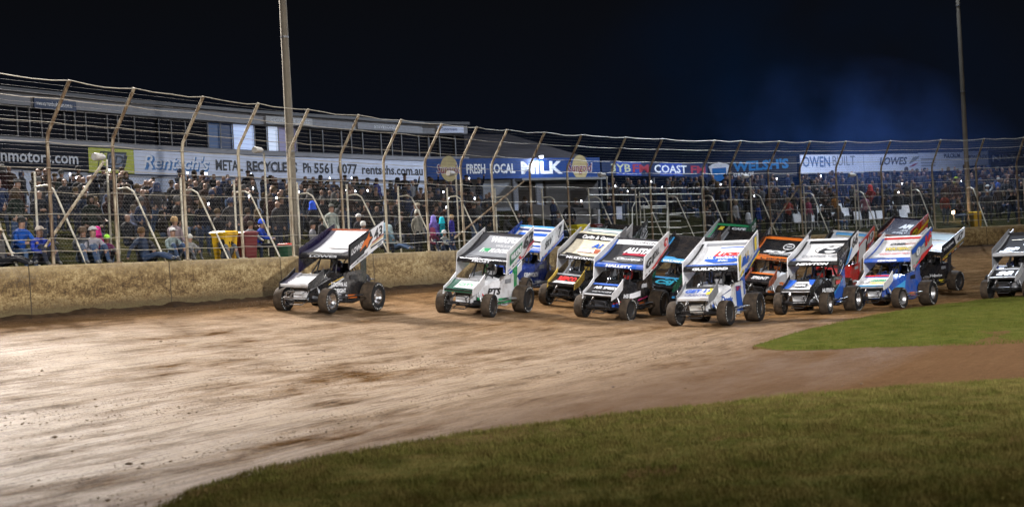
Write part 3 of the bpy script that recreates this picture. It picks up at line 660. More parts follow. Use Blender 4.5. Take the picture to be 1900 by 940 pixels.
# ------------------------------------------------------------------ floodlight masts
def mast(base, top, label, r0, r1, aim):
    o = empty('floodlight_mast', base); tag(o, label, 'floodlight'); b = Vector(base); H = top[2] - base[2]
    mb = MB(); mb.tube([(0,0,-.3), (0,0,H*.35), (0,0,H*.7), (0,0,H-.2)], [r0, r0*.72+r1*.28, r0*.35+r1*.65, r1], 16); mb.build('pole', POLE, o, True)
    for z in (H*.17, H*.34, H*.55, H*.8): mb = MB(); rr_ = r0 + (r1-r0)*z/H; mb.tube([(0,0,z-.03), (0,0,z+.03)], rr_+.012, 16); mb.build('joint_band', frame_m, o)
    d = (Vector(aim) - Vector(top)); d.z = 0; d.normalize(); sdv = Vector((-d.y, d.x, 0))
    mb = MB()
    for k in (-.5, .5): mb.tube([sdv*-1.8 + NZ*(H-.3+k), sdv*1.8 + NZ*(H-.3+k)], .05, 6)
    mb.build('head_frame', frame_m, o)
    for k in (-.5, .5):
        for j in (-1.4, -.7, 0, .7, 1.4):
            c = sdv*j + NZ*(H-.3+k) + d*.22; rot = (d*1 + NZ*-.8).to_track_quat('Z', 'Y').to_matrix()
            mb = MB(); mb.lathe([(-.2, .06), (-.1, .2), (.1, .24)], (0,0,0), 14, axis='z'); mb.v = [tuple(rot @ Vector(v) + c) for v in mb.v]; lm = mb.build('lamp', frame_m, o, True)
            mb = MB(); mb.lathe([(.085, .0), (.09, .22)], (0,0,0), 14, axis='z'); mb.v = [tuple(rot @ Vector(v) + c) for v in mb.v]; mb.build('lens', emit('lamp_lens', (1, .97, .92), 30), lm)
    return o
POLE = simple('concrete_pole', (.20, .175, .135), .8, var=.22, scale=1.5)
b = at_y(556, 474, 45.6); mast((MASTS[0][0], 45.6, 2.2), MASTS[0], 'tall tapering concrete mast rising beside the metal recyclers lettering', .15, .065, AIMS[0])
mast((MASTS[1][0], MASTS[1][1], 2.3), MASTS[1], 'tall slim mast rising among the crowd near the yellow bin at the far turn', .135, .06, AIMS[1])
mast((MASTS[2][0], MASTS[2][1], 1.8), MASTS[2], 'floodlight mast standing behind the end of the grandstand', .27, .13, AIMS[2])
mast((MASTS[3][0], MASTS[3][1], 0), MASTS[3], 'floodlight mast standing on the infield behind the photographer', .27, .13, AIMS[3])
mast((MASTS[4][0], MASTS[4][1], 0), MASTS[4], 'floodlight mast standing on the infield by the second corner', .27, .13, AIMS[4])
# ------------------------------------------------------------------ speakers on thin posts behind the crowd fence
spk = simple('white_housing', (.45, .43, .40), .5)
wh = ['above the lime hoarding emblem', 'under the lit windows beside the tall mast', 'in front of the tan sun next to FRESH', 'between the milk and radio hoardings', 'under the garage lettering', 'under the builder hoarding']
for (px, py, dd), w_ in zip(((197, 296, 2.4), (482, 283, 2.4), (838, 325, 2.4), (1117, 327, 2.6), (1384, 330, 3.0), (1584, 327, 3.0)), wh):
    s = s_of_px(px + 12, dd); P = W(s, dd); q = at_y(px, py, P.y); t = Vector((Wn(s).y, -Wn(s).x, 0)); o = empty('horn_speaker', (P.x, P.y, tz(dd))); tag(o, 'white housing on a thin post ' + w_, 'speaker', 'white housings on thin posts')
    h = q.z - tz(dd); mb = MB(); mb.tube([(0,0,0), (0,0,h)], .03, 8); mb.build('post', galv, o, True)
    mb = MB(); c = -t*.28 + NZ*(h+.06); mb.tube([c - t*.20, c - t*.17, c + t*.1, c + t*.2], [.10, .11, .09, .05], 12); mb.build('housing', spk, o, True)
# ------------------------------------------------------------------ bins, chairs and stair
def wheelie(px, py, dd, body, lid, label, sc=1.):
    s = s_of_px(px, dd); P = W(s, dd); n = Wn(s); o = empty('wheelie_bin', (P.x, P.y, tz(dd)), math.atan2(n.y, n.x) + PI/2 + random.uniform(-.3, .3)); tag(o, label, 'bin'); o.scale = (sc, sc, sc)
    mb = MB(); mb.loft([[(x*w_, y*w_, z) for x, y in ((-.26,-.3),(.26,-.3),(.26,.3),(-.26,.3))] for z, w_ in ((.06, .78), (.5, .9), (.93, 1.0), (.95, 1.06), (.98, 1.06))]); mb.build('body', body, o)
    mb = MB(); mb.loft([[(x*w_, y*w_ - .02, z) for x, y in ((-.29,-.34),(.29,-.34),(.29,.33),(-.29,.33))] for z, w_ in ((.985, 1.0), (1.03, 1.02), (1.07, .8))]); mb.tube([(-.22,.36,.95), (.22,.36,.95)], .02, 6); mb.build('lid', lid, o)
    for sx in (-.24, .24): mb = MB(); mb.lathe([(-.03, 0), (-.03, .1), (.03, .1), (.03, 0)], (sx, .26, .1), 14); mb.build('wheel', simple('bin_rubber', (.02, .02, .02)), o, True)
yel = simple('bin_yellow', (.50, .30, .01), .4, var=.08); yel2 = simple('bin_bright_yellow', (.62, .52, .02), .4); mrn = simple('bin_maroon', (.10, .012, .014), .45); grn = simple('bin_green', (.012, .05, .025), .5); redl = simple('bin_red', (.4, .03, .02), .45)
wheelie(411, 470, 1.0, yel, yel, 'deep yellow wheelie bin behind the wall beside the maroon bin', .92); wheelie(458, 470, 1.0, mrn, mrn, 'maroon wheelie bin beside the deep yellow bin', .9)
wheelie(526, 468, 1.0, grn, redl, 'low green bin with a red lid behind the black and purple car', .55); wheelie(1073, 440, 1.1, yel2, yel2, 'bright yellow wheelie bin behind the cream winged car', .95)
wheelie(1098, 442, 1.1, mrn, mrn, 'maroon wheelie bin beside the bright yellow bin', .95); wheelie(1812, 415, 1.2, yel, yel, 'yellow wheelie bin near the tall slim mast at the far turn', .85)
# seats on the far terrace
seat_m = simple('white_plastic', (.55, .56, .58), .5)
mb = MB(); mb.box((0,0,.42), (.46,.44,.04)); mb.add([(-.23,.2,.42),(.23,.2,.42),(.22,.3,.86),(-.22,.3,.86),(-.23,.24,.42),(.23,.24,.42),(.22,.34,.86),(-.22,.34,.86)], [(0,1,2,3),(7,6,5,4),(0,3,7,4),(1,5,6,2),(3,2,6,7),(0,4,5,1)])
for sx in (-.2, .2):
    for sy in (-.18, .2): mb.tube([(sx, sy, 0), (sx*.95, sy, .42)], .018, 6)
chm = mb.mesh('plastic_chair')
k = 0
for row, dd in enumerate((3.2, 4.6, 6.0)):
    for px in np.arange(1466 + row*3, 1690, 22):
        if random.random() < .22: continue
        s = s_of_px(px, dd); P = W(s, dd); n = Wn(s); o = link('plastic_chair', chm, seat_m); o.location = (P.x, P.y, tz(dd)); o.rotation_euler = (0, 0, math.atan2(n.y, n.x) - PI/2 + random.uniform(-.15, .15))
        tag(o, 'white plastic chair in the rows below the crowd at the far turn', 'chair', 'white chairs at the far turn')
# stair gate with handrails
st_ = empty('stair_gate', (*W(s_of_px(1215, 2.6), 2.6), tz(2.6))); tag(st_, 'galvanised stair gate with hooped handrails behind the wide black winged car', 'gate')
def sg(px, dd, z):
    p = W(s_of_px(px, dd), dd); return Vector((p.x, p.y, z)) - st_.location
for px in (1166, 1188, 1200, 1240): mb = MB(); mb.tube([sg(px, 2.6, 2.2), sg(px, 2.6, 4.75 if px in (1188, 1240) else 4.2)], .028, 8); mb.build('upright', galv, st_, True)
for z in (4.65, 4.1, 4.02, 3.4): mb = MB(); mb.tube([sg(1186, 2.6, z), sg(1242, 2.6, z)], .024, 6); mb.build('rail', galv, st_, True)
for a, b in ((1100, 1186), (1242, 1306)): mb = MB(); mb.tube([sg(a, 2.3, 4.62), sg(b, 2.5, 4.62)], .022, 6); mb.build('rail', galv, st_, True)
for z in (2.5, 2.8, 3.1, 3.4, 3.7): mb = MB(); mb.tube([sg(1242, 2.6, z), sg(1262, 2.6, z)], .02, 6); mb.build('rung', galv, st_, True)
for px in (1182, 1245): mb = MB(); mb.tube([sg(px, 2.6, 4.28), sg(px-4, 2.2, 4.25), sg(px-7, 1.9, 4.0), sg(px-12, .9, WALL_TOP)], .026, 8); mb.build('handrail', galv, st_, True)
mb = MB(); c = sg(1152, 2.2, 3.55); n = Wn(s_of_px(1152, 2.2)); t = Vector((n.y, -n.x, 0)); mb.add([c - t*.18, c + t*.18, c + t*.18 + NZ*.55, c - t*.18 + NZ*.55], [(0,1,2,3)]); mb.add([c - t*.18+Vector((n.x,n.y,0))*.02, c + t*.18+Vector((n.x,n.y,0))*.02, c + t*.18 + NZ*.55+Vector((n.x,n.y,0))*.02, c - t*.18 + NZ*.55+Vector((n.x,n.y,0))*.02], [(3,2,1,0)]); mb.build('notice', white, st_)
# warm lamp low in the crowd
s = s_of_px(1768, 4.0); P = W(s, 4.0); q = at_y(1768, 394, P.y); o = empty('work_lamp', (P.x, P.y, tz(4.0))); tag(o, 'small warm lit lamp on a stand low in the crowd near the tall slim mast', 'lamp'); h = q.z - tz(4.0)
mb = MB(); mb.tube([(0,0,0), (0,0,h)], .02, 6); mb.build('stand', frame_m, o); mb = MB(); mb.lathe([(-.09,0),(-.07,.07),(0,.10),(.07,.07),(.09,0)], (0,0,h), 14, axis='z'); mb.build('bulb', emit('lamp_warm', (1, .72, .4), 26), o, True)
pl = bpy.data.lights.new('work_lamp_light', 'POINT'); pl.energy = 60; pl.color = (1, .6, .3); pl.shadow_soft_size = .08; po = bpy.data.objects.new('work_lamp_light', pl); COL.objects.link(po); n = Wn(s); po.location = (P.x - n.x*.25, P.y - n.y*.25, q.z)
# ------------------------------------------------------------------ sprint cars (local: x right, y forward, z up)
tube_m = simple('chassis_tube', (.03, .03, .033), .4, .4); chrome = simple('polished_metal', (.62, .62, .64), .22, 1.0, var=.05); dark = simple('dark_machinery', (.035, .035, .037), .5, .4, var=.4, scale=14)
alloy = simple('brushed_alloy', (.42, .42, .43), .38, .9, var=.15, scale=10)
N = NT('muddy_tyre'); v = N.coord(); s3 = N.n('ShaderNodeSeparateXYZ'); N.l(v, s3.inputs[0])
rad = N.math('SQRT', N.math('ADD', N.math('MULTIPLY', s3.outputs[1], s3.outputs[1]), N.math('MULTIPLY', s3.outputs[2], s3.outputs[2])))
geo = N.n('ShaderNodeNewGeometry'); vt = N.n('ShaderNodeVectorTransform', vector_type='NORMAL', convert_from='WORLD', convert_to='OBJECT'); N.l(geo.outputs['Normal'], vt.inputs[0]); sn = N.n('ShaderNodeSeparateXYZ'); N.l(vt.outputs[0], sn.inputs[0])
side = N.rng(N.math('ABSOLUTE', sn.outputs[0]), .45, .8)
nz = N.noise(v, 7, 5, .65); tread = N.ramp(nz, [(.3, (.022, .016, .011)), (.7, (.075, .053, .035))])
rub = N.ramp(nz, [(.3, (.005, .0055, .007)), (.75, (.016, .015, .015))])
ang = N.math('ARCTAN2', s3.outputs[1], s3.outputs[2])
let = N.math('MULTIPLY', N.math('GREATER_THAN', N.math('SINE', N.math('MULTIPLY', ang, 23.)), .0), N.math('GREATER_THAN', N.math('SINE', N.math('MULTIPLY', ang, 2.)), .0))
ui = N.n('ShaderNodeAttribute', attribute_name='bandv'); let = N.math('MULTIPLY', let, N.math('MULTIPLY', N.math('GREATER_THAN', ui.outputs['Fac'], .5), N.rng(nz, .34, .44)))
rub = N.mix(N.math('MULTIPLY', let, .75), rub, (.6, .6, .58))
grv = N.math('SINE', N.math('MULTIPLY', s3.outputs[0], 150.))
N.set(Base_Color=N.mix(side, tread, rub), Roughness=.82, Specular_IOR_Level=.25, Normal=N.bump(N.math('ADD', N.math('MULTIPLY', grv, .4), nz), .5, .012)); TYRE = N.m
def tyre_mesh(R_, w, rr):
    h = w/2; prof = [(-h*.72, rr), (-h*.95, rr+.02), (-h, R_*.74), (-h*1.0, R_*.80), (-h*1.0, R_*.90), (-h*.94, R_*.965), (-h*.8, R_*.99), (-h*.4, R_), (0, R_), (h*.4, R_), (h*.8, R_*.99), (h*.94, R_*.965), (h, R_*.90), (h, R_*.80), (h, R_*.74), (h*.95, rr+.02), (h*.72, rr)]
    mb = MB(); mb.lathe(prof, (0,0,0), 40); me = mb.mesh('tyre', True)
    at = me.attributes.new('bandv', 'FLOAT', 'FACE'); vals = []
    for p in me.polygons:
        r_ = max(math.hypot(me.vertices[i].co.y, me.vertices[i].co.z) for i in p.vertices); q_ = min(math.hypot(me.vertices[i].co.y, me.vertices[i].co.z) for i in p.vertices)
        vals.append(1. if (q_ > R_*.785 and r_ < R_*.91) else 0.)
    at.data.foreach_set('value', vals); return me
def rim_mesh(w, rr, cover):
    mb = MB(); h = w/2
    for sg_ in (-1, 1):
        if cover and sg_ < 0: mb.lathe([(-h*.78, rr+.012), (-h*.80, rr*.97), (-h*.70, rr*.9), (-h*.62, .07), (-h*.66, .0)], (0,0,0), 30)
        else:
            mb.lathe([(sg_*h*.78, rr+.012), (sg_*h*.82, rr*.98), (sg_*h*.66, rr*.9), (sg_*h*.45, rr*.84), (sg_*h*.2, rr*.62), (sg_*h*.25, rr*.36), (sg_*h*.42, rr*.3), (sg_*h*.45, 0)], (0,0,0), 30)
        for k in range(10):
            a = 2*PI*k/10; mb.lathe([(sg_*h*.3, .012), (sg_*h*.4, .012), (sg_*h*.4, 0)], (0, math.cos(a)*rr*.5, math.sin(a)*rr*.5), 6)
            mb.lathe([(sg_*h*.72, .01), (sg_*h*.86, .01), (sg_*h*.86, 0)], (0, math.cos(a)*rr*.93, math.sin(a)*rr*.93), 6)
    return mb.mesh('wheel', True)
WH = [('LF', -.70, 1.12, .33, .27, .20), ('RF', .70, 1.12, .33, .27, .20), ('LR', -.74, -1.06, .40, .40, .205), ('RR', .84, -1.06, .43, .46, .205)]
TY = {k: tyre_mesh(r_, w, rr) for k, _, _, r_, w, rr in WH}
RM = {(k, c): rim_mesh(w, rr, c) for k, _, _, r_, w, rr in WH for c in (True, False)}
# body
SECT = [(1.34, .17, .32, .52), (1.0, .24, .26, .70), (.6, .36, .23, .90), (.25, .45, .22, 1.02), (.05, .49, .22, 1.06)]
def wbody(y):
    ys_ = [q[0] for q in SECT][::-1]; ws_ = [q[1] for q in SECT][::-1]; return float(np.interp(y, [-.8] + ys_, [.52] + ws_))
def sect(y, w, a, b): return [(-w*.55,y,a),(-w,y,a+.07),(-w,y,b-.12),(-w*.92,y,b-.05),(-w*.55,y,b),(w*.55,y,b),(w*.92,y,b-.05),(w,y,b-.12),(w,y,a+.07),(w*.55,y,a)]
mb = MB(); mb.loft([sect(*q) for q in SECT]); HOOD = mb.mesh('hood', True)
def spanel(sx):
    mb = MB(); x0 = sx*.48; x1 = sx*.52
    poly = [(.06, .24), (.06, 1.04), (-.10, 1.08), (-.42, 1.10), (-.80, 1.14), (-.86, .70), (-.80, .30), (-.4, .22)]
    mb.add([(x0 if y > 0 else x1, y, z) for y, z in poly] + [((x0 if y > 0 else x1) - sx*.02, y, z) for y, z in poly], [tuple(range(8)), tuple(range(8, 16))[::-1]] + [(k, (k+1) % 8, 8+(k+1) % 8, 8+k) for k in range(8)])
    return mb.mesh('side_panel')
SPL, SPR = spanel(-1), spanel(1)
mb = MB(); T_ = []
for y, w, a, b in ((-.88, .30, .50, .98), (-1.05, .36, .44, 1.06), (-1.35, .38, .42, 1.08), (-1.62, .34, .46, 1.02), (-1.78, .20, .56, .88)):
    T_.append([(w*math.copysign(abs(math.cos(t))**.6, math.cos(t)), y, (a+b)/2 + (b-a)/2*math.copysign(abs(math.sin(t))**.6, math.sin(t))) for t in [2*PI*(k+.5)/16 for k in range(16)]])
mb.loft(T_); TAIL = mb.mesh('tail_tank', True)
mb = MB(); mb.add([(-.27,1.30,.70),(.27,1.30,.70),(.18,1.44,.36),(-.18,1.44,.36),(-.27,1.27,.70),(.27,1.27,.70),(.18,1.40,.36),(-.18,1.40,.36)], [(0,1,2,3),(7,6,5,4),(0,4,5,1),(1,5,6,2),(2,6,7,3),(3,7,4,0)]); NOSE = mb.mesh('nose_panel')
# chassis and cage
mb = MB(); t = lambda *p, r=.021: mb.tube(p, r, 7)
for sx in (-1, 1):
    t((sx*.36,-.62,.5), (sx*.36,-.62,1.1), (sx*.30,-.56,1.42), (sx*.26,-.5,1.48)); t((sx*.26,-.5,1.48), (sx*.25,-.05,1.46), (sx*.26,.06,1.42)); t((sx*.26,.06,1.42), (sx*.30,.16,1.05), (sx*.35,.2,.5))
    t((sx*.26,.02,1.43), (sx*.24,.62,.92), (sx*.2,.95,.66), r=.019); t((sx*.36,-.62,.28), (sx*.34,.2,.25), (sx*.2,1.35,.3)); t((sx*.36,-.62,1.08), (sx*.33,-1.5,.7)); t((sx*.30,-.56,1.4), (sx*.36,-1.0,.9), r=.017)
    t((sx*.2,1.35,.3), (sx*.2,1.36,.62)); t((sx*.34,.2,.25), (sx*.30,.16,.9)); t((sx*.38,-.6,.7), (sx*.36,.18,.75))
t((-.26,-.5,1.48), (.26,-.5,1.48)); t((-.26,.06,1.42), (.26,.06,1.42)); t((-.36,-.62,1.08), (.36,-.62,1.08)); t((-.26,-.5,1.48), (.36,-.62,.7), r=.017); t((-.2,1.36,.6), (.2,1.36,.6)); t((-.2,1.36,.3), (.2,1.36,.3))
CAGE = mb.mesh('roll_cage', True)
mb = MB()
for sx in (-1, 1):
    mb.tube([(sx*.30,-.56,1.42), (sx*.36,-.5,1.62)], .014, 6); mb.tube([(sx*.30,-.56,1.42), (sx*.36,-.95,1.85)], .014, 6); mb.tube([(sx*.26,.06,1.42), (sx*.40,.0,1.58)], .014, 6); mb.tube([(sx*.36,-1.0,.95), (sx*.5,-1.1,1.9)], .014, 6)
WSTRUT = mb.mesh('wing_strut', True)
mb = MB(); mb.tube([(-.66,1.12,.33), (.66,1.12,.33)], .032, 10)
for sx in (-1, 1): mb.tube([(sx*.6,1.12,.33), (sx*.33,.2,.36)], .014, 6); mb.tube([(sx*.6,1.12,.27), (sx*.33,.25,.26)], .014, 6); mb.tube([(sx*.60,1.10,.36), (sx*.60,1.2,.36), (-sx*.1,1.2,.38)], .012, 6)
FAX = mb.mesh('front_axle', True)
mb = MB(); mb.tube([(-.66,-1.06,.41), (.8,-1.06,.41)], .045, 10); mb.lathe([(-.12, .0), (-.1, .13), (.1, .13), (.12, .0)], (.02,-1.06,.41), 16); RAX = mb.mesh('rear_axle', True)
def shock(x, y): 
    mb = MB(); mb.tube([(x,y,.36), (x*.72,y-.03,.62)], .035, 10); mb.tube([(x*.72,y-.03,.62), (x*.58,y-.05,.76)], .014, 8); return mb.mesh('shock', True)
SH = [shock(-.5, 1.14), shock(.5, 1.14), shock(-.56, -.95), shock(.56, -.95)]
mb = MB(); mb.box((0,.35,.55), (.5,.6,.5)); mb.box((0,.5,.86), (.3,.3,.16)); mb.box((0,.1,.3), (.6,.8,.14))
for sx in (-1, 1):
    mb.box((sx*.24,.38,.72), (.14,.55,.14), Matrix.Rotation(sx*.5, 3, 'Y'))
ENG = mb.mesh('engine')
def header(sx):
    mb = MB()
    for k in range(4): y = .58 - k*.15; mb.tube([(sx*.26,y,.62), (sx*.40,y-.02,.58), (sx*.45,y-.12,.48), (sx*.46,-.1-k*.02,.42+k*.015)], .022, 7)
    mb.tube([(sx*.46,-.05,.43), (sx*.47,-.75,.42)], .042, 10); return mb.mesh('exhaust', True)
HDL, HDR = header(-1), header(1)
mb = MB(); mb.tube([(-.2,1.36,.32), (-.36,1.58,.36), (-.34,1.66,.40), (.34,1.66,.40), (.36,1.58,.36), (.2,1.36,.32)], .018, 7); mb.tube([(-.26,1.66,.40), (-.24,1.68,.54), (-.18,1.69,.57), (.18,1.69,.57), (.24,1.68,.54), (.26,1.66,.40)], .015, 7); mb.tube([(-.22,1.36,.6), (-.22,1.66,.5)], .013, 6); mb.tube([(.22,1.36,.6), (.22,1.66,.5)], .013, 6)
mb.tube([(-.18,1.36,.3), (-.18,1.6,.22), (.18,1.6,.22), (.18,1.36,.3)], .014, 6); FB = mb.mesh('front_bumper', True)
def nerf(sx):
    mb = MB(); mb.tube([(sx*.36,.42,.34), (sx*.62,.05,.40), (sx*.80,-.34,.46), (sx*.82,-.42,.46), (sx*.76,-.46,.46), (sx*.38,-.5,.42)], .019, 8); mb.tube([(sx*.36,.3,.26), (sx*.60,-.05,.30), (sx*.72,-.4,.34), (sx*.38,-.52,.3)], .016, 8); mb.tube([(sx*.62,.05,.40), (sx*.58,-.02,.30)], .014, 6); return mb.mesh('nerf_bar', True)
NBL, NBR = nerf(-1), nerf(1)
mb = MB(); mb.tube([(-.3,-1.5,.5), (-.3,-1.9,.5), (-.2,-1.98,.5), (.2,-1.98,.5), (.3,-1.9,.5), (.3,-1.5,.5)], .018, 7); mb.tube([(-.3,-1.5,.85), (-.3,-1.85,.85), (-.2,-1.92,.85), (.2,-1.92,.85), (.3,-1.85,.85), (.3,-1.5,.85)], .018, 7); RB = mb.mesh('rear_bumper', True)
mb = MB(); mb.loft([[(x, y, z) for x, y, z in ((-.24,-.2,.4),(.24,-.2,.4),(.26,-.62,.4),(-.26,-.62,.4))], [(x, y, z) for x, y, z in ((-.24,-.2,.46),(.24,-.2,.46),(.26,-.62,.5),(-.26,-.62,.5))]]); mb.loft([[(x*.27, -.62, z) for x, z in ((-1,.45),(1,.45),(.9,1.3),(-.9,1.3))], [(x*.27, -.68, z) for x, z in ((-1,.45),(1,.45),(.9,1.3),(-.9,1.3))]]); SEAT = mb.mesh('seat')
mb = MB(); mb.tube([(.17*math.cos(2*PI*k/18), -.02+.06*math.sin(2*PI*k/18), .93+.16*math.sin(2*PI*k/18)) for k in range(19)], .014, 6, cap=False); mb.tube([(0,-.02,.93), (0,.1,.84)], .018, 6); STW = mb.mesh('steering_wheel', True)
def rpanel(sx):
    mb = MB(); p = [(-.86, 1.02), (-.84, 1.70), (-1.12, 1.80), (-1.18, .78), (-.96, .70)]; x = sx*.46
    mb.prism(p, 'x', x-.008, x+.008); return mb.mesh('rear_panel')
RPL, RPR = rpanel(-1), rpanel(1)
# top wing
def foil(t): return .24 - 1.50*t, 1.55 + .36*t + .28*t*t
def foil_mesh(x0, x1, f, th, n=16):
    up = [f(k/n) for k in range(n+1)]; lo = [(y, z - th*(1-k/n)**.75 - .012) for k, (y, z) in enumerate(up)][::-1]; poly = up + lo; m = len(poly); mb = MB()
    mb.v = [(x0, y, z) for y, z in poly] + [(x1, y, z) for y, z in poly]; mb.f = [(k, (k+1) % m, m+(k+1) % m, m+k) for k in range(m)]
    for base in (0, m):
        for k in range(n): mb.f.append((base+k, base+k+1, base+m-2-k, base+m-1-k))
    mb.m = [0]*len(mb.f); return mb.mesh('top_wing', True)
FOIL = foil_mesh(-.765, .765, foil, .12)
LE = [(.238, 1.565), (.285, 1.545), (.325, 1.49), (.335, 1.44), (.30, 1.415), (.238, 1.43)]
mb = MB(); mb.prism(LE, 'x', -.765, .765); LEM = mb.mesh('leading_edge', True)
y1, z1 = foil(1); mb = MB(); mb.add([(-.76,y1,z1+.003),(.76,y1,z1+.003),(.76,y1-.03,z1+.06),(-.76,y1-.03,z1+.06),(-.76,y1-.012,z1-.003),(.76,y1-.012,z1-.003),(.76,y1-.042,z1+.055),(-.76,y1-.042,z1+.055)], [(0,1,2,3),(7,6,5,4),(0,4,5,1),(1,5,6,2),(2,6,7,3),(3,7,4,0)]); WICK = mb.mesh('wickerbill')
def bd(u, v): return .30 - 1.74*u, 1.10 + .70*u + .67*v + .05*u*(1-v)
def board_mesh(sx):
    mb = MB(); pts = [(y, z - (.10 if sx > 0 else -.03)) for y, z in [bd(u, v) for u, v in ((0,.04),(0,1),(.5,1.0),(1,1),(1,.04),(.5,0))]]; x = sx*.785; mb.prism(pts, 'x', x-.012, x+.012)
    for i in range(6): a, b = pts[i], pts[(i+1) % 6]; mb.tube([(x, *a), (x, *b)], .016, 6)
    return mb.mesh('sideboard')
SBL, SBR = board_mesh(-1), board_mesh(1)
# front wing
def ff(t): return 1.66 - .62*t, .74 + .15*t + .13*t*t
FW = foil_mesh(-.44, .44, ff, .05, 10)
def fsp(sx):
    mb = MB(); mb.prism([(1.72, .60), (1.70, .80), (1.35, .95), (.98, 1.18), (.98, .88), (1.3, .70)], 'x', sx*.45-.008, sx*.45+.008); return mb.mesh('wing_plate')
FPL, FPR = fsp(-1), fsp(1)
mb = MB(); mb.tube([(-.43,1.67,.735), (.43,1.67,.735)], .024, 8); FLE = mb.mesh('leading_edge', True)
mb = MB()
for sx in (-1, 1): mb.tube([(sx*.2,1.36,.6), (sx*.3,1.5,.74)], .013, 6); mb.tube([(sx*.2,1.3,.62), (sx*.28,1.1,.92)], .013, 6)
FST = mb.mesh('wing_strut', True)
C = dict(w=(.70,.71,.74), off=(.56,.55,.52), k=(.012,.012,.014), dk=(.035,.036,.042), gr=(.20,.21,.23), lg=(.42,.43,.45), b=(.02,.09,.42), db=(.012,.03,.16), lb=(.06,.32,.66), cy=(.05,.42,.60), r=(.55,.03,.03), dr=(.30,.02,.04), o=(.62,.15,.02), y=(.72,.56,.03), g=(.02,.28,.10), dg=(.01,.10,.06), pu=(.009,.007,.030), cr=(.66,.60,.46), br=(.32,.09,.05), mg=(.6,.03,.2), te=(.20,.32,.36), go=(.6,.42,.08))
def pm(c): return paint(C[c], .7 if c in ('dk', 'gr', 'te') else .26, .05 if c in ('k', 'dk', 'pu', 'db', 'dg') else .22, .04 if c in ('dk', 'gr', 'te') else .5)
def lm(c): return simple('vinyl_' + {'w':'white','k':'black'}.get(c, 'colour'), C[c], .4, var=.05)
def quad_grid(poly, n=8):          # polygon of 4 points cut into a fine grid so that it can follow a curve
    a, b, c, d = [Vector((*p, 0)) for p in poly]; V = []; F = []
    for i in range(n+1):
        for j in range(n+1): V.append(tuple(a.lerp(b, i/n).lerp(d.lerp(c, i/n), j/n)))
    for i in range(n):
        for j in range(n): F.append((i*(n+1)+j, (i+1)*(n+1)+j, (i+1)*(n+1)+j+1, i*(n+1)+j+1))
    return V, F
LV = [0]
def on_foil(x, t): y, z = foil(t); return (-x, y, z + .006 + .0008*LV[0])
def on_ff(x, t): y, z = ff(t); return (-x*.9, y, z + .006 + .0008*LV[0])
def on_board(u, v): y, z = bd(u, v); return (-.800 - .0012*LV[0], y, z + .03)
def on_board_in(u, v): y, z = bd(u, v); return (.770 - .0012*LV[0], y, z)
def on_le(x, a): return (-x, .318 + .010 + a*-.35, 1.485 + a*.62)
def on_side(a, z): y = a; return (-(wbody(y) + .012) , y, z)
FN = dict(foil=on_foil, fw=on_ff, board=on_board, inner=on_board_in, le=on_le, side=on_side)
PAR = dict(foil='top_wing', fw='front_wing', board='sideboard', inner='sideboard_in', le='leading', side='side')
def apply_decals(P, decals):
    for LV[0], d in enumerate(decals):
        where, typ, colr = d[0], d[1], d[2]; fn = FN[where]; par = P[PAR[where]]
        if typ == 'p':
            pts = d[3]
            if len(pts) == 4: V, F = quad_grid(pts, 8 if where in ('foil', 'fw') else 3)
            else: V, F = [(*p, 0) for p in pts], [tuple(range(len(pts)))]
            map_mesh('stripe', V, F, fn, lm(colr), par)
        elif typ == 'e':
            cx, cy, rx, ry = d[3]; V = [(cx + rx*math.cos(2*PI*k/24), cy + ry*math.sin(2*PI*k/24), 0) for k in range(24)] + [(cx, cy, 0)]; F = [(k, (k+1) % 24, 24) for k in range(24)]
            map_mesh('emblem', V, F, fn, lm(colr), par)
        else:
            txt, cx, cy, hgt, wd = d[3][:5]; sh = d[3][5] if len(d[3]) > 5 else 0; bold = d[3][6] if len(d[3]) > 6 else .03
            if where == 'foil': hgt *= 1.22; wd = min(wd*1.2, 1.25)
            if where in ('board', 'fw', 'le'): hgt *= 1.1; wd *= 1.08
            V, F = text_data(txt, 1.0, bold, sh)
            if not len(V): continue
            ex = V[:, 0].max() - V[:, 0].min(); ey = V[:, 1].max() - V[:, 1].min()
            sx_ = wd/ex; sy_ = hgt/ey; mx = (V[:, 0].max()+V[:, 0].min())/2; my = (V[:, 1].max()+V[:, 1].min())/2
            flip = -1 if where == 'side' else 1
            def f2(a, b): return fn(cx + flip*(a-mx)*sx_, cy + (b-my)*sy_)
            map_mesh('lettering', V, F, f2, lm(colr), par)
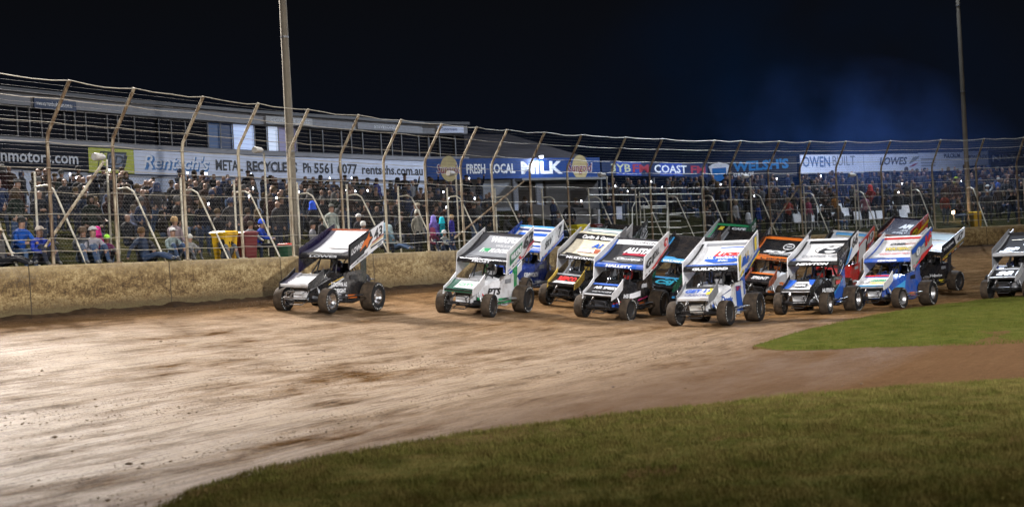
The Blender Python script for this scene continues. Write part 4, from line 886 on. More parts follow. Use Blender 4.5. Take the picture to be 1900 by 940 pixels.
def sprint_car(label, lf, theta, body, foilc, le, board, inner, fw, fle, plate, nose, tail, panel, decals, rim='dark', cover=True, wick=None, lift=0., rpanel='k', yaw=None):
    p = on_ground(*lf); th = R(theta) + math.atan2(p.x, p.y); f = Vector((-math.sin(th), -math.cos(th), 0)); l = Vector((math.cos(th), -math.sin(th), 0))
    def gp(x, y): q = Vector((p.x, p.y, 0)) + f*(y - 1.12) + l*(-x - .70); return Vector((q.x, q.y, g1(q.x, q.y) - .012))
    a, b, c, d = gp(-.70, 1.12), gp(.70, 1.12), gp(-.74, -1.06), gp(.84, -1.06)
    right = ((b + d) - (a + c)).normalized(); fwd = ((a + b) - (c + d)).normalized()
    if lift: right = (Matrix.Rotation(lift, 3, fwd) @ right); fwd = (Matrix.Rotation(lift*.5, 3, right) @ fwd)
    else:
        right = Matrix.Rotation(R(random.uniform(-1.1, 1.1)), 3, fwd) @ right; fwd = Matrix.Rotation(R(random.uniform(-.8, .8)), 3, right) @ fwd
    up = right.cross(fwd).normalized(); right = fwd.cross(up)
    M = Matrix((right, fwd, up)).transposed().to_4x4(); o = empty('sprint_car'); tag(o, label, 'race car', 'winged sprint cars on the track')
    ref = c if lift else (a + b + c + d)/4; loc = Vector((-.74, -1.06, 0)) if lift else Vector((.025, .03, 0))
    M.translation = ref - (M.to_3x3() @ loc); o.matrix_world = M
    P = {}; steer = R(random.uniform(-7, 5))
    for k, x, y, r_, w, rr in WH:
        wob = link('wheel', RM[(k, cover if k[0] == 'L' else False)], chrome if rim == 'chrome' else (alloy if rim == 'alloy' else dark), o); wob.location = (x, y, r_); wob.rotation_euler = (random.random()*6, 0, steer if k[1] == 'F' else 0)
        ty = link('tyre', TY[k], TYRE, wob)
    bm_ = pm(body); P['hood'] = link('hood', HOOD, bm_, o); P['side'] = link('side_panel', SPL, bm_, o); link('side_panel', SPR, bm_, o); link('tail_tank', TAIL, pm(tail), o); link('nose_panel', NOSE, pm(nose), o)
    link('roll_cage', CAGE, tube_m, o); link('wing_frame', WSTRUT, tube_m, o); link('front_axle', FAX, tube_m, o); link('rear_axle', RAX, dark, o); link('engine', ENG, dark, o); link('seat', SEAT, dark, o); link('steering_wheel', STW, tube_m, o)
    for s_ in SH: link('shock', s_, alloy, o)
    for m_ in (HDL, HDR): link('exhaust', m_, alloy, o)
    link('front_bumper', FB, tube_m if rim != 'chrome' else alloy, o); link('nerf_bar', NBL, alloy if body != 'k' else tube_m, o); link('nerf_bar', NBR, tube_m, o); link('rear_bumper', RB, tube_m, o); link('rear_panel', RPL, pm(rpanel), o); link('rear_panel', RPR, pm(rpanel), o)
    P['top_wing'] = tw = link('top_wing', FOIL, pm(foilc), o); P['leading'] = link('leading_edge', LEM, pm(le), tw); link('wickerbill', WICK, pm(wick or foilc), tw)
    P['sideboard'] = link('sideboard', SBL, pm(board), o); P['sideboard_in'] = link('sideboard', SBR, pm(inner), o)
    P['front_wing'] = f_ = link('front_wing', FW, pm(fw), o); link('leading_edge', FLE, pm(fle), f_); link('wing_plate', FPL, pm(plate), f_); link('wing_plate', FPR, pm(plate), f_); link('wing_brace', FST, tube_m, f_)
    rd = random.Random(int(lf[0])); pal = ['k', 'r', 'b', 'y', 'gr', 'w', 'g', 'o']; ex = []; u_ = .06
    while u_ < .9:                                     # row of small stickers along the lower edge of the board
        w_ = rd.uniform(.05, .11); c_ = rd.choice([q for q in pal if q != board]); ex.append(('board', 'p', c_, [(u_, .09), (u_+w_, .09), (u_+w_, .15), (u_, .15)])); u_ += w_ + rd.uniform(.02, .06)
    ex += [('foil', 'p', le if le != foilc else 'gr', [(sx*.765, .03), (sx*.70, .03), (sx*.70, .97), (sx*.765, .97)]) for sx in (-1, 1)]
    ex += [('foil', 'p', rd.choice(['gr', 'k', le]), [(-.60, .03), (-.05, .03), (-.2, .09), (-.60, .12)]), ('fw', 'p', le if le != fw else 'gr', [(-.46, .86), (.46, .86), (.46, .97), (-.46, .97)])]
    ex += [('side', 'p', le if le != body else 'gr', [(1.15, .36), (1.15, .44), (.1, .40), (.1, .30)]), ('side', 'p', rd.choice(['k', 'gr', 'r', 'lg']), [(-.25, .86), (-.25, .98), (-.62, 1.0), (-.62, .88)]), ('side', 'p', rd.choice(['w', 'y', 'o']) if body != 'w' else 'k', [(-.15, .36), (-.15, .46), (-.6, .46), (-.6, .36)])]
    apply_decals(P, ex + decals)
    return o
T = lambda w, c, s, cx, cy, h, wd, sh=0, b=.03: (w, 't', c, (s, cx, cy, h, wd, sh, b))
Q = lambda w, c, *pts: (w, 'p', c, list(pts))
E_ = lambda w, c, *v: (w, 'e', c, v)
cars = []
def car(*a, **k): cars.append(sprint_car(*a, **k)); return cars[-1]
car('black and purple winged sprint car numbered 43 leading alone with a front wheel lifted', (606, 584), 34, 'k', 'w', 'k', 'k', 'pu', 'lg', 'w', 'k', 'w', 'k', 'k', [  # white foil: lamp glare on a dark glossy wing, put into its colour
    Q('foil', 'pu', (-.76,.0),(-.50,.0),(-.60,.98),(-.76,.98)), Q('foil', 'k', (-.76,.0),(.76,.0),(.76,.06),(-.76,.07)), Q('foil', 'k', (-.3,.30),(.55,.26),(.62,.29),(-.1,.325)), Q('foil', 'pu', (.45,.06),(.76,.06),(.76,.3),(.6,.2)),
    T('le', 'lg', 'LOWES', 0, 0, .09, .8), Q('board', 'w', (.55,1),(1,1),(1,.0),(.0,.0),(.0,.16),(.42,.22)) , Q('board', 'k', (.0,.98),(.60,.98),(.68,.6),(.52,.33),(.0,.2)),
    T('board', 'w', 'LOWES', .22, .66, .22, .34, .2), Q('board', 'o', (.40,.72),(.5,.78),(.56,.95),(.57,.74),(.66,.66),(.56,.58),(.5,.34),(.46,.54),(.28,.42)), T('board', 'k', '43', .83, .66, .42, .24), Q('board', 'br', (.66,.44),(1,.44),(1,.36),(.62,.36)), Q('board', 'go', (.60,.34),(1,.34),(1,.29),(.58,.29)),
    Q('board', 'k', (.62,.26),(1,.2),(1,.15),(.6,.18)), E_('board', 'gr', .88,.09,.07,.05), T('board', 'k', 'MOTORSPORT', .36, .12, .10, .3), T('board', 'gr', 'FREIGHT', .14, .10, .07, .16),
    Q('fw', 'w', (-.3,.05),(.46,.02),(.40,.75),(-.22,.6)), Q('fw', 'pu', (-.48,.0),(-.3,.0),(-.2,.98),(-.48,.98)),
    Q('side', 'lg', (.9,.42),(.86,.52),(.10,.92),(.02,.90)), Q('side', 'go', (.62,.72),(.58,.76),(.10,.95),(.06,.94)), T('side', 'w', 'T.DOWN AG', .22, .74, .13, .62, 0, .05), T('side', 'w', 'FREIGHT', .20, .57, .12, .50, 0, .05)],
    rim='chrome', cover=False, wick='br', lift=R(3.2), rpanel='k')
car('white and green winged sprint car numbered 62 with dark top wing following the leader', (905, 588), 27, 'w', 'dk', 'k', 'w', 'lg', 'dg', 'k', 'w', 'w', 'w', 'w', [
    Q('foil', 'gr', (-.60,.12),(.76,.12),(.76,.95),(-.48,.95)), T('foil', 'w', 'WEXTON', .16, .83, .14, .85, 0, .05), T('foil', 'lg', 'WILKINS', .25, .62, .07, .5), T('foil', 'w', 'ITS FLOORING', .2, .42, .14, .95, .1, .05), Q('foil', 'g', (-.4,.36),(-.12,.36),(-.08,.5),(-.3,.5)), T('le', 'w', 'FROST', 0, 0, .09, .55, .1),
    Q('board', 'g', (.08,.3),(.50,.42),(.54,.86),(.08,.80)), Q('board', 'dg', (.10,.34),(.48,.45),(.515,.83),(.1,.76)), T('board', 'w', 'WILKINS', .3, .60, .26, .36, 0, .05), T('board', 'k', '62', .77, .66, .50, .36, 0, .05), Q('board', 'dr', (.45,.16),(.62,.16),(.80,.42),(1,.40),(1,.28),(.72,.22),(.6,.06)), Q('board', 'r', (.42,.3),(.48,.12),(.52,.12),(.46,.34)),
    Q('fw', 'lg', (-.25,.15),(.42,.12),(.40,.8),(-.2,.8)), T('fw', 'g', 'CITY', .1, .5, .2, .5), T('side', 'k', 'PTS', .30, .66, .20, .60, .2, .05), Q('side', 'g', (1.0,.32),(1.0,.52),(.65,.46),(.4,.26)), Q('side', 'r', (.80,.56),(.80,.62),(.66,.54),(.66,.50)), Q('side', 'g', (.1,.28),(.1,.46),(-.7,.46),(-.7,.28))], rpanel='g')
car('blue winged sprint car numbered 7 running behind the white and green car', (973, 551), 27, 'db', 'w', 'b', 'w', 'db', 'db', 'k', 'w', 'k', 'db', 'db', [
    Q('foil', 'db', (-.7,.86),(.76,.86),(.76,.93),(-.7,.93)), Q('foil', 'b', (-.6,.66),(.76,.66),(.76,.78),(-.6,.78)), Q('foil', 'k', (-.6,.36),(.76,.36),(.76,.44),(-.6,.44)), Q('foil', 'b', (-.6,.1),(.76,.1),(.76,.2),(-.6,.2)),
    T('board', 'k', 'SRV', .32, .60, .34, .32, .3), T('board', 'k', '7', .82, .62, .52, .16, .2, .05), Q('board', 'b', (.0,.02),(1,.02),(1,.3),(.8,.16),(.0,.12)), Q('board', 'db', (.66,.3),(1,.34),(1,.48),(.9,.4)), T('side', 'w', 'KENWORTH', .2, .68, .16, .8, .1, .05)], cover=False, wick='lb', rim='alloy')
car('cream and black winged sprint car with red lettered front wing', (1089, 572), 24, 'k', 'cr', 'k', 'gr', 'lg', 'k', 'k', 'go', 'k', 'k', 'k', [
    Q('foil', 'k', (-.70,.78),(.76,.78),(.76,.98),(-.70,.98)), T('foil', 'w', 'Carlin & Gazzard', .05, .87, .10, 1.0), T('foil', 'b', 'A1', .18, .56, .16, .3, .2, .06), Q('foil', 'br', (-.30,.2),(.4,.2),(.4,.40),(-.25,.40)), T('foil', 'w', 'ESR', -.02, .30, .14, .5, .1, .06), T('le', 'w', 'MUSTANG', 0, 0, .09, .9, .2), Q('fw', 'w', (-.36,.05),(.42,.05),(.42,.3),(-.3,.3)), T('fw', 'r', 'REPCO', .05, .55, .36, .6, 0, .05), T('board', 'k', 'ESR', .4, .6, .3, .4)])
car('dusty grey winged sprint car half hidden behind the cream wing', (1111, 556), 22, 'gr', 'te', 'w', 'lg', 'w', 'w', 'w', 'w', 'gr', 'gr', 'gr', [Q('foil', 'w', (-.76,.92),(.76,.92),(.76,.99),(-.76,.99)), T('board', 'k', 'ZODIAC', .55, .62, .28, .5, .1)])
car('black winged sprint car with white outlined numerals nearest the bins', (1146, 538), 22, 'k', 'k', 'k', 'k', 'k', 'k', 'k', 'k', 'k', 'k', 'k', [T('board', 'w', '46', .72, .56, .52, .36, .1, .09), T('board', 'k', '46', .72, .56, .46, .31, .1, .02), Q('board', 'w', (.1,.02),(.98,.02),(.98,.05),(.1,.06)), Q('board', 'lg', (.5,.05),(.8,.05),(.98,.26),(.98,.36))])
car('black and white winged sprint car with royal blue HALLETT wing edge', (1162, 594), 25, 'k', 'dk', 'b', 'w', 'w', 'k', 'w', 'w', 'dk', 'k', 'k', [
    Q('foil', 'w', (-.70,.83),(.76,.86),(.76,.98),(-.70,.98)), T('foil', 'k', 'G1 DRILLING', .22, .92, .07, .7), T('foil', 'w', 'ALLSTAR', .22, .63, .17, .8, .1, .06), Q('foil', 'dr', (-.24,.44),(.74,.44),(.74,.52),(-.22,.52)), E_('foil', 'lg', .1,.25,.46,.115), E_('foil', 'k', .1,.25,.44,.10), T('foil', 'w', 'Classique', .1, .25, .11, .62, .1), T('le', 'w', 'HALLETT', 0, 0, .10, .75, .1, .05),
    T('board', 'k', 'G1', .20, .58, .36, .3, .1, .05), T('board', 'k', 'DRIL', .47, .66, .30, .2, 0, .03), E_('board', 'r', .86,.68,.075,.20), T('board', 'w', '9', .86, .68, .2, .07), Q('board', 'r', (.30,.16),(1,.44),(1,.36),(.36,.06)), Q('board', 'k', (.5,.10),(1,.30),(1,.10),(.6,.02)), Q('board', 'b', (.7,.02),(1,.06),(1,.02),(.7,.0)),
    T('fw', 'w', 'AIR SPEED', .05, .62, .18, .7, .1), T('fw', 'lg', 'MAXIM', .05, .24, .14, .6), Q('side', 'b', (1.1,.30),(1.1,.44),(.3,.56),(.0,.40)), Q('side', 'r', (1.1,.44),(1.1,.47),(.3,.60),(.3,.56)), T('side', 'w', 'M5', .55, .66, .12, .24, .1, .05), Q('side', 'w', (.4,.56),(.4,.72),(-.2,.8),(-.2,.64)), Q('side', 'mg', (-.05,.50),(-.05,.54),(-.7,.62),(-.7,.58))])
car('all black winged sprint car with sky blue lettered wing edge and cyan front wing', (1271, 576), 22, 'k', 'k', 'lb', 'k', 'k', 'k', 'k', 'dg', 'k', 'k', 'k', [T('le', 'w', 'VAUGHAN', 0, 0, .09, .9, .2), T('fw', 'cy', 'CSJ', .0, .48, .46, .62, .1, .05), Q('fw', 'cy', (-.05,.8),(.2,.96),(.22,.92),(-.02,.76)), Q('fw', 'cy', (.2,.96),(.45,.7),(.42,.66),(.2,.9))])
car('white winged sprint car with red and blue shield on its top wing', (1346, 603), 21, 'w', 'w', 'k', 'w', 'w', 'w', 'w', 'gr', 'off', 'w', 'w', [
    Q('foil', 'b', (-.76,.02),(.76,.02),(.76,.14),(-.76,.08)), Q('foil', 'gr', (-.60,.9),(.76,.9),(.76,.98),(-.60,.98)), Q('foil', 'b', (-.34,.30),(.70,.30),(.50,.20),(-.02,.18)), Q('foil', 'b', (-.36,.3),(.72,.3),(.74,.5),(-.38,.5)), Q('foil', 'w', (-.26,.50),(.74,.50),(.66,.80),(-.16,.80)), Q('foil', 'b', (-.18,.80),(.68,.80),(.60,.84),(-.1,.84)), T('foil', 'r', 'Lucas', .2, .60, .17, .66, .3, .06), T('foil', 'w', 'OIL PRODUCTS', .18, .43, .08, .95, 0, .04), T('foil', 'w', 'INC.', .2, .29, .07, .25, 0, .04),
    T('le', 'w', 'GUILFORD', 0, 0, .10, .95, 0, .05), Q('board', 'y', (.0,.96),(.1,.98),(.05,.4),(.0,.4)), Q('board', 'b', (.10,.45),(.22,.75),(.5,.5),(.40,.3)), T('board', 'go', '11', .38, .66, .2, .12), T('board', 'b', '1', .80, .66, .60, .13, 0, .09), T('board', 'y', '1', .80, .66, .52, .10, 0, .05), Q('board', 'b', (.2,.10),(.98,.3),(.98,.18),(.3,.02)), Q('board', 'y', (.4,.02),(.98,.14),(.98,.06),(.5,.0)), T('board', 'gr', 'ROAD', .5, .36, .12, .2), Q('board', 'y', (.02,.2),(.16,.3),(.2,.24),(.05,.12)),
    T('fw', 'b', 'GET 11', .0, .62, .26, .72, .1, .06), T('fw', 'db', 'GRANTED', .05, .25, .18, .7, .1, .04), Q('fw', 'y', (.3,.3),(.42,.34),(.42,.8),(.34,.8)), T('side', 'b', 'Donic', .28, .66, .18, .56, .1, .04), E_('side', 'b', .86,.50,.10,.09), Q('side', 'db', (.66,.72),(.62,.74),(.1,.94),(.1,.90)), Q('side', 'b', (-.3,.3),(-.25,1.0),(-.6,1.0),(-.75,.3))], rpanel='b')
car('green and black winged sprint car mostly hidden behind the white shield car', (1352, 527), 21, 'k', 'k', 'g', 'dg', 'lg', 'k', 'g', 'k', 'k', 'k', 'k', [Q('foil', 'g', (-.76,.9),(.76,.9),(.76,.99),(-.76,.99)), T('foil', 'w', 'CAPE', .25, .80, .09, .5, 0, .05), Q('foil', 'y', (-.6,.7),(-.4,.7),(-.38,.86),(-.55,.86)), T('board', 'w', '23', .8, .62, .4, .25)])
car('black winged sprint car with pale 17 behind the white shield car', (1372, 553), 21, 'k', 'k', 'k', 'k', 'gr', 'k', 'k', 'k', 'k', 'k', 'k', [T('board', 'lg', '17', .74, .60, .5, .36, .15, .04), Q('board', 'lg', (.0,.97),(.98,.97),(.98,.93),(.0,.93))])
car('black winged sprint car with bright orange wing edges and a white ring emblem', (1447, 564), 20, 'lg', 'k', 'o', 'lg', 'k', 'k', 'k', 'br', 'k', 'k', 'k', [Q('foil', 'o', (-.70,.88),(.76,.88),(.76,.98),(-.70,.98)), E_('foil', 'w', .28,.60,.2,.15), E_('foil', 'k', .28,.60,.165,.12), Q('foil', 'w', (.2,.58),(.38,.60),(.38,.64),(.2,.62)), T('foil', 'w', 'SOLA', .1, .30, .13, .95, .2, .08), T('foil', 'w', 'ENGINEERING', .15, .17, .05, .6), T('le', 'k', 'L. DICKER', .1, 0, .09, .9, 0, .05),
    Q('board', 'o', (.0,.98),(.3,.98),(.3,.1),(.0,.1)), Q('board', 'k', (.3,.98),(1,.98),(1,.75),(.3,.8)), T('board', 'r', '99', .78, .45, .3, .2), T('fw', 'w', 'SPRINT', .0, .45, .3, .6, .2), T('side', 'o', 'TRUCKS', .1, .62, .18, .8, .1, .05)])
car('white winged sprint car numbered 66 with dark wing edge and blue trim', (1531, 583), 22, 'k', 'w', 'k', 'k', 'w', 'w', 'k', 'k', 'lg', 'k', 'lg', [
    Q('foil', 'k', (-.62,.88),(.76,.88),(.76,.98),(-.62,.98)), E_('foil', 'k', .22,.62,.50,.17), E_('foil', 'w', .22,.62,.47,.15), T('foil', 'k', '66', .25, .62, .26, .66, .25, .09), T('foil', 'gr', 'CLAYPER VIEW', .1, .32, .11, 1.05, .1, .02), Q('foil', 'b', (-.76,.05),(-.60,.05),(-.66,.2),(-.76,.2)), Q('side', 'w', (1.2,.34),(.9,.56),(.3,.50),(.3,.3)), T('le', 'w', 'NEWTON', 0, 0, .10, .95, .3, .05),
    Q('board', 'w', (.62,.98),(1,.98),(1,.02),(.38,.02),(.5,.3)), Q('board', 'lb', (.30,.1),(.72,.75),(.76,.70),(.40,.06)), Q('board', 'b', (.36,.08),(.68,.55),(.7,.46),(.44,.05)), E_('board', 'w', .07,.48,.055,.11), E_('board', 'k', .07,.48,.04,.085), T('board', 'gr', 'QUARRIES', .3, .68, .12, .36), T('board', 'w', '66', .80, .68, .52, .32, .1, .10), T('board', 'k', '66', .80, .68, .46, .28, .1, .05), Q('board', 'w', (.0,.04),(.2,.3),(.22,.26),(.05,.03)),
    Q('fw', 'b', (-.46,.1),(-.30,.1),(-.2,.9),(-.46,.95)), Q('fw', 'b', (.3,.6),(.46,.4),(.46,.95),(.2,.95)), Q('fw', 'k', (-.18,.28),(.22,.28),(.26,.62),(-.14,.62)), T('fw', 'w', 'NAPA', .04, .45, .20, .34, 0, .05), T('side', 'w', 'NUTREND', .22, .70, .12, .66, .1, .04), E_('side', 'k', .80,.46,.09,.10), T('side', 'w', 'N', .80, .46, .14, .12), Q('side', 'b', (-.2,.25),(-.1,.6),(-.8,1.0),(-.8,.4)), Q('side', 'lb', (-.15,.55),(-.1,.62),(-.8,1.05),(-.8,.98))], rim='alloy', cover=False, rpanel='b')
car('red and white winged sprint car numbered 10 with pale blue wing just behind car 66', (1569, 546), 20, 'r', 'w', 'k', 'r', 'k', 'r', 'w', 'r', 'r', 'r', 'w', [Q('foil', 'lb', (-.6,.86),(.76,.86),(.76,.98),(-.6,.98)), Q('foil', 'y', (-.5,.84),(.76,.84),(.76,.86),(-.5,.86)), T('foil', 'k', 'GH', .3, .5, .2, .4, 0, .04), Q('board', 'w', (.0,.98),(.42,.98),(.60,.5),(.40,.02),(.0,.04)), Q('board', 'k', (.42,.72),(.52,.80),(.56,.3),(.44,.2)), E_('board', 'w', .76,.62,.21,.28), T('board', 'k', '10', .76, .62, .40, .28, .1, .05), Q('board', 'w', (.55,.04),(1,.12),(1,.04),(.6,.0)), Q('board', 'o', (.95,.2),(1,.2),(1,.98),(.95,.98))], rpanel='w')
car('dark purple topped sprint car with yellow and red sideboard near the far wall', (1666, 516), 27, 'k', 'pu', 'br', 'r', 'k', 'k', 'r', 'r', 'k', 'k', 'k', [T('foil', 'w', 'API', .12, .62, .2, .5, .2, .08), T('foil', 'lg', 'AIR', .2, .38, .1, .3, .1), T('foil', 'lg', 'SUPPLY', .1, .2, .11, .55, .1, .04), E_('board', 'k', .22,.62,.20,.30), E_('board', 'y', .22,.62,.175,.25), T('board', 'k', 'TIMKEN', .22, .62, .2, .28, 0, .04), Q('board', 'y', (.45,.5),(1,.62),(1,.42),(.3,.25)), T('board', 'w', '19', .78, .80, .34, .26, .1, .10), T('board', 'dr', '19', .78, .80, .28, .22, .1, .04)])
car('white and blue winged sprint car with red numeral and yellow lettering on its wing', (1668, 571), 24, 'b', 'w', 'b', 'lg', 'w', 'w', 'lb', 'w', 'w', 'b', 'lg', [
    Q('foil', 'r', (-.70,.93),(.76,.93),(.76,.99),(-.70,.99)), T('foil', 'k', 'CYBER', -.1, .74, .07, .45, .1, .05), T('foil', 'br', 'MOTIVE', .38, .74, .05, .4), T('foil', 'k', 'WATERCARE', .2, .53, .13, 1.05, .1, .08), T('foil', 'y', 'WATERCARE', .2, .53, .11, 1.0, .1, .03), T('foil', 'r', 'COLD HOT WATER', .15, .28, .07, 1.0, .1), T('le', 'w', 'GOBB', 0, 0, .09, .6, .1, .06),
    Q('board', 'b', (.0,.98),(1,.98),(1,.8),(.3,.6),(.0,.78)), E_('board', 'gr', .30,.58,.13,.22), E_('board', 'w', .30,.58,.09,.17), T('board', 'gr', '7', .3, .58, .2, .08), T('board', 'r', '16', .80, .66, .5, .3, 0, .08), Q('board', 'r', (.06,.02),(.5,.24),(1,.10),(1,.02),(.5,.0)), Q('fw', 'r', (-.46,.9),(.46,.9),(.46,.99),(-.46,.99)), E_('fw', 'gr', -.28,.45,.10,.18), E_('fw', 'w', -.28,.45,.085,.15), T('fw', 'g', 'LOVE DRIVE', .15, .55, .18, .5, 0, .06), T('fw', 'y', 'TARTAN', .15, .28, .16, .5, 0, .05), Q('side', 'lb', (.8,.3),(.75,.6),(.1,.85),(.2,.3))], rim='alloy', cover=False, rpanel='b')
car('black winged sprint car numbered 47 with white wing top turning beside the far wall', (1719, 543), 29, 'k', 'w', 'k', 'k', 'w', 'k', 'k', 'k', 'k', 'k', 'k', [Q('foil', 'te', (-.7,.72),(.76,.72),(.76,.98),(-.7,.98)), Q('foil', 'k', (-.76,.1),(.76,.1),(.76,.66),(-.76,.66)), T('foil', 'w', 'BULL', .2, .3, .2, .7, .1, .05), Q('foil', 'go', (-.7,.66),(.76,.66),(.76,.68),(-.7,.68)),
    Q('board', 'w', (.50,.98),(1,.98),(1,.42),(.62,.40)), T('board', 'k', '47', .79, .66, .40, .28, .1, .05), T('board', 'w', 'TOLMAR', .26, .72, .15, .42, .1, .03), Q('board', 'go', (.0,.30),(.62,.36),(1,.36),(1,.33),(.62,.32),(.0,.26)), Q('board', 'go', (.0,.20),(.62,.28),(1,.28),(1,.26),(.62,.25),(.0,.17)), Q('board', 'lg', (.78,.1),(.95,.12),(.95,.18),(.78,.16)), T('side', 'w', 'Volpoline', .05, .62, .13, .8, .2)], rpanel='dk')
car('grey and white winged sprint car with SMR lettering at the tail of the pack', (1909, 553), 20, 'gr', 'dk', 'lg', 'lg', 'gr', 'dk', 'lg', 'lg', 'dk', 'gr', 'gr', [Q('foil', 'go', (-.5,.72),(.76,.75),(.76,.77),(-.5,.74)), T('foil', 'lg', 'SMR', -.25, .25, .14, .4, .3, .06), Q('foil', 'lg', (.0,.5),(.2,.3),(.26,.3),(.06,.52)), T('fw', 'w', 'SMR', .0, .5, .4, .55, .3, .06), T('board', 'k', '5', .8, .6, .5, .15)])
car('navy and white winged sprint car bringing up the rear behind the grey car', (1900, 507), 22, 'db', 'pu', 'db', 'w', 'w', 'db', 'db', 'w', 'db', 'db', 'db', [T('board', 'k', '2', .8, .6, .5, .15)])
CAR_NAMES = ['black and purple number 43 car', 'white and green number 62 car', 'blue number 7 car', 'cream winged car', 'dusty grey car by the cream wing', 'black outlined number car by the bins', 'black car with royal blue wing edge', 'all black car with sky blue edge', 'white car with the red and blue shield', 'green winged car', 'black number 17 car', 'black and orange car', 'white number 66 car', 'red number 10 car', 'purple topped number 19 car', 'white and blue number 16 car', 'black number 47 car', 'grey SMR car', 'navy car at the very back']
# ------------------------------------------------------------------ people
def skin_mesh(name, J, edges, rad, part):
    # one continuous surface grown round a skeleton, faces coloured by the nearest bone
    me = bpy.data.meshes.new(name); keys = list(J); ix = {k: i for i, k in enumerate(keys)}
    me.from_pydata([J[k] for k in keys], [(ix[a], ix[b]) for a, b in edges], [])
    ob = bpy.data.objects.new(name, me); COL.objects.link(ob)
    m = ob.modifiers.new('s', 'SKIN'); m.use_smooth_shade = True
    sv = me.skin_vertices[0].data
    for k in keys: r_ = rad[k]; sv[ix[k]].radius = r_ if isinstance(r_, tuple) else (r_, r_)
    sv[ix['pelvis']].use_root = True
    ob.modifiers.new('d', 'SUBSURF').levels = 1
    dg = bpy.context.evaluated_depsgraph_get(); out = bpy.data.meshes.new_from_object(ob.evaluated_get(dg)); bpy.data.objects.remove(ob)
    out.name = name; V = [v.co.copy() for v in out.vertices]
    segs = [(Vector(J[a]), Vector(J[b]), part[(a, b)]) for a, b in edges]
    mi = []
    for p in out.polygons:
        c = p.center; best, bm_ = 1e9, 0
        for a, b, k in segs:
            d = b-a; t_ = max(0, min(1, (c-a).dot(d)/max(d.length_squared, 1e-9))); q = (c - a - d*t_).length
            if q < best - 1e-4: best, bm_ = q, k
        mi.append(bm_)
    out.polygons.foreach_set('material_index', mi); out.polygons.foreach_set('use_smooth', [True]*len(mi)); out.update()
    return out
SK, JK, TR, SHO = 0, 1, 2, 3
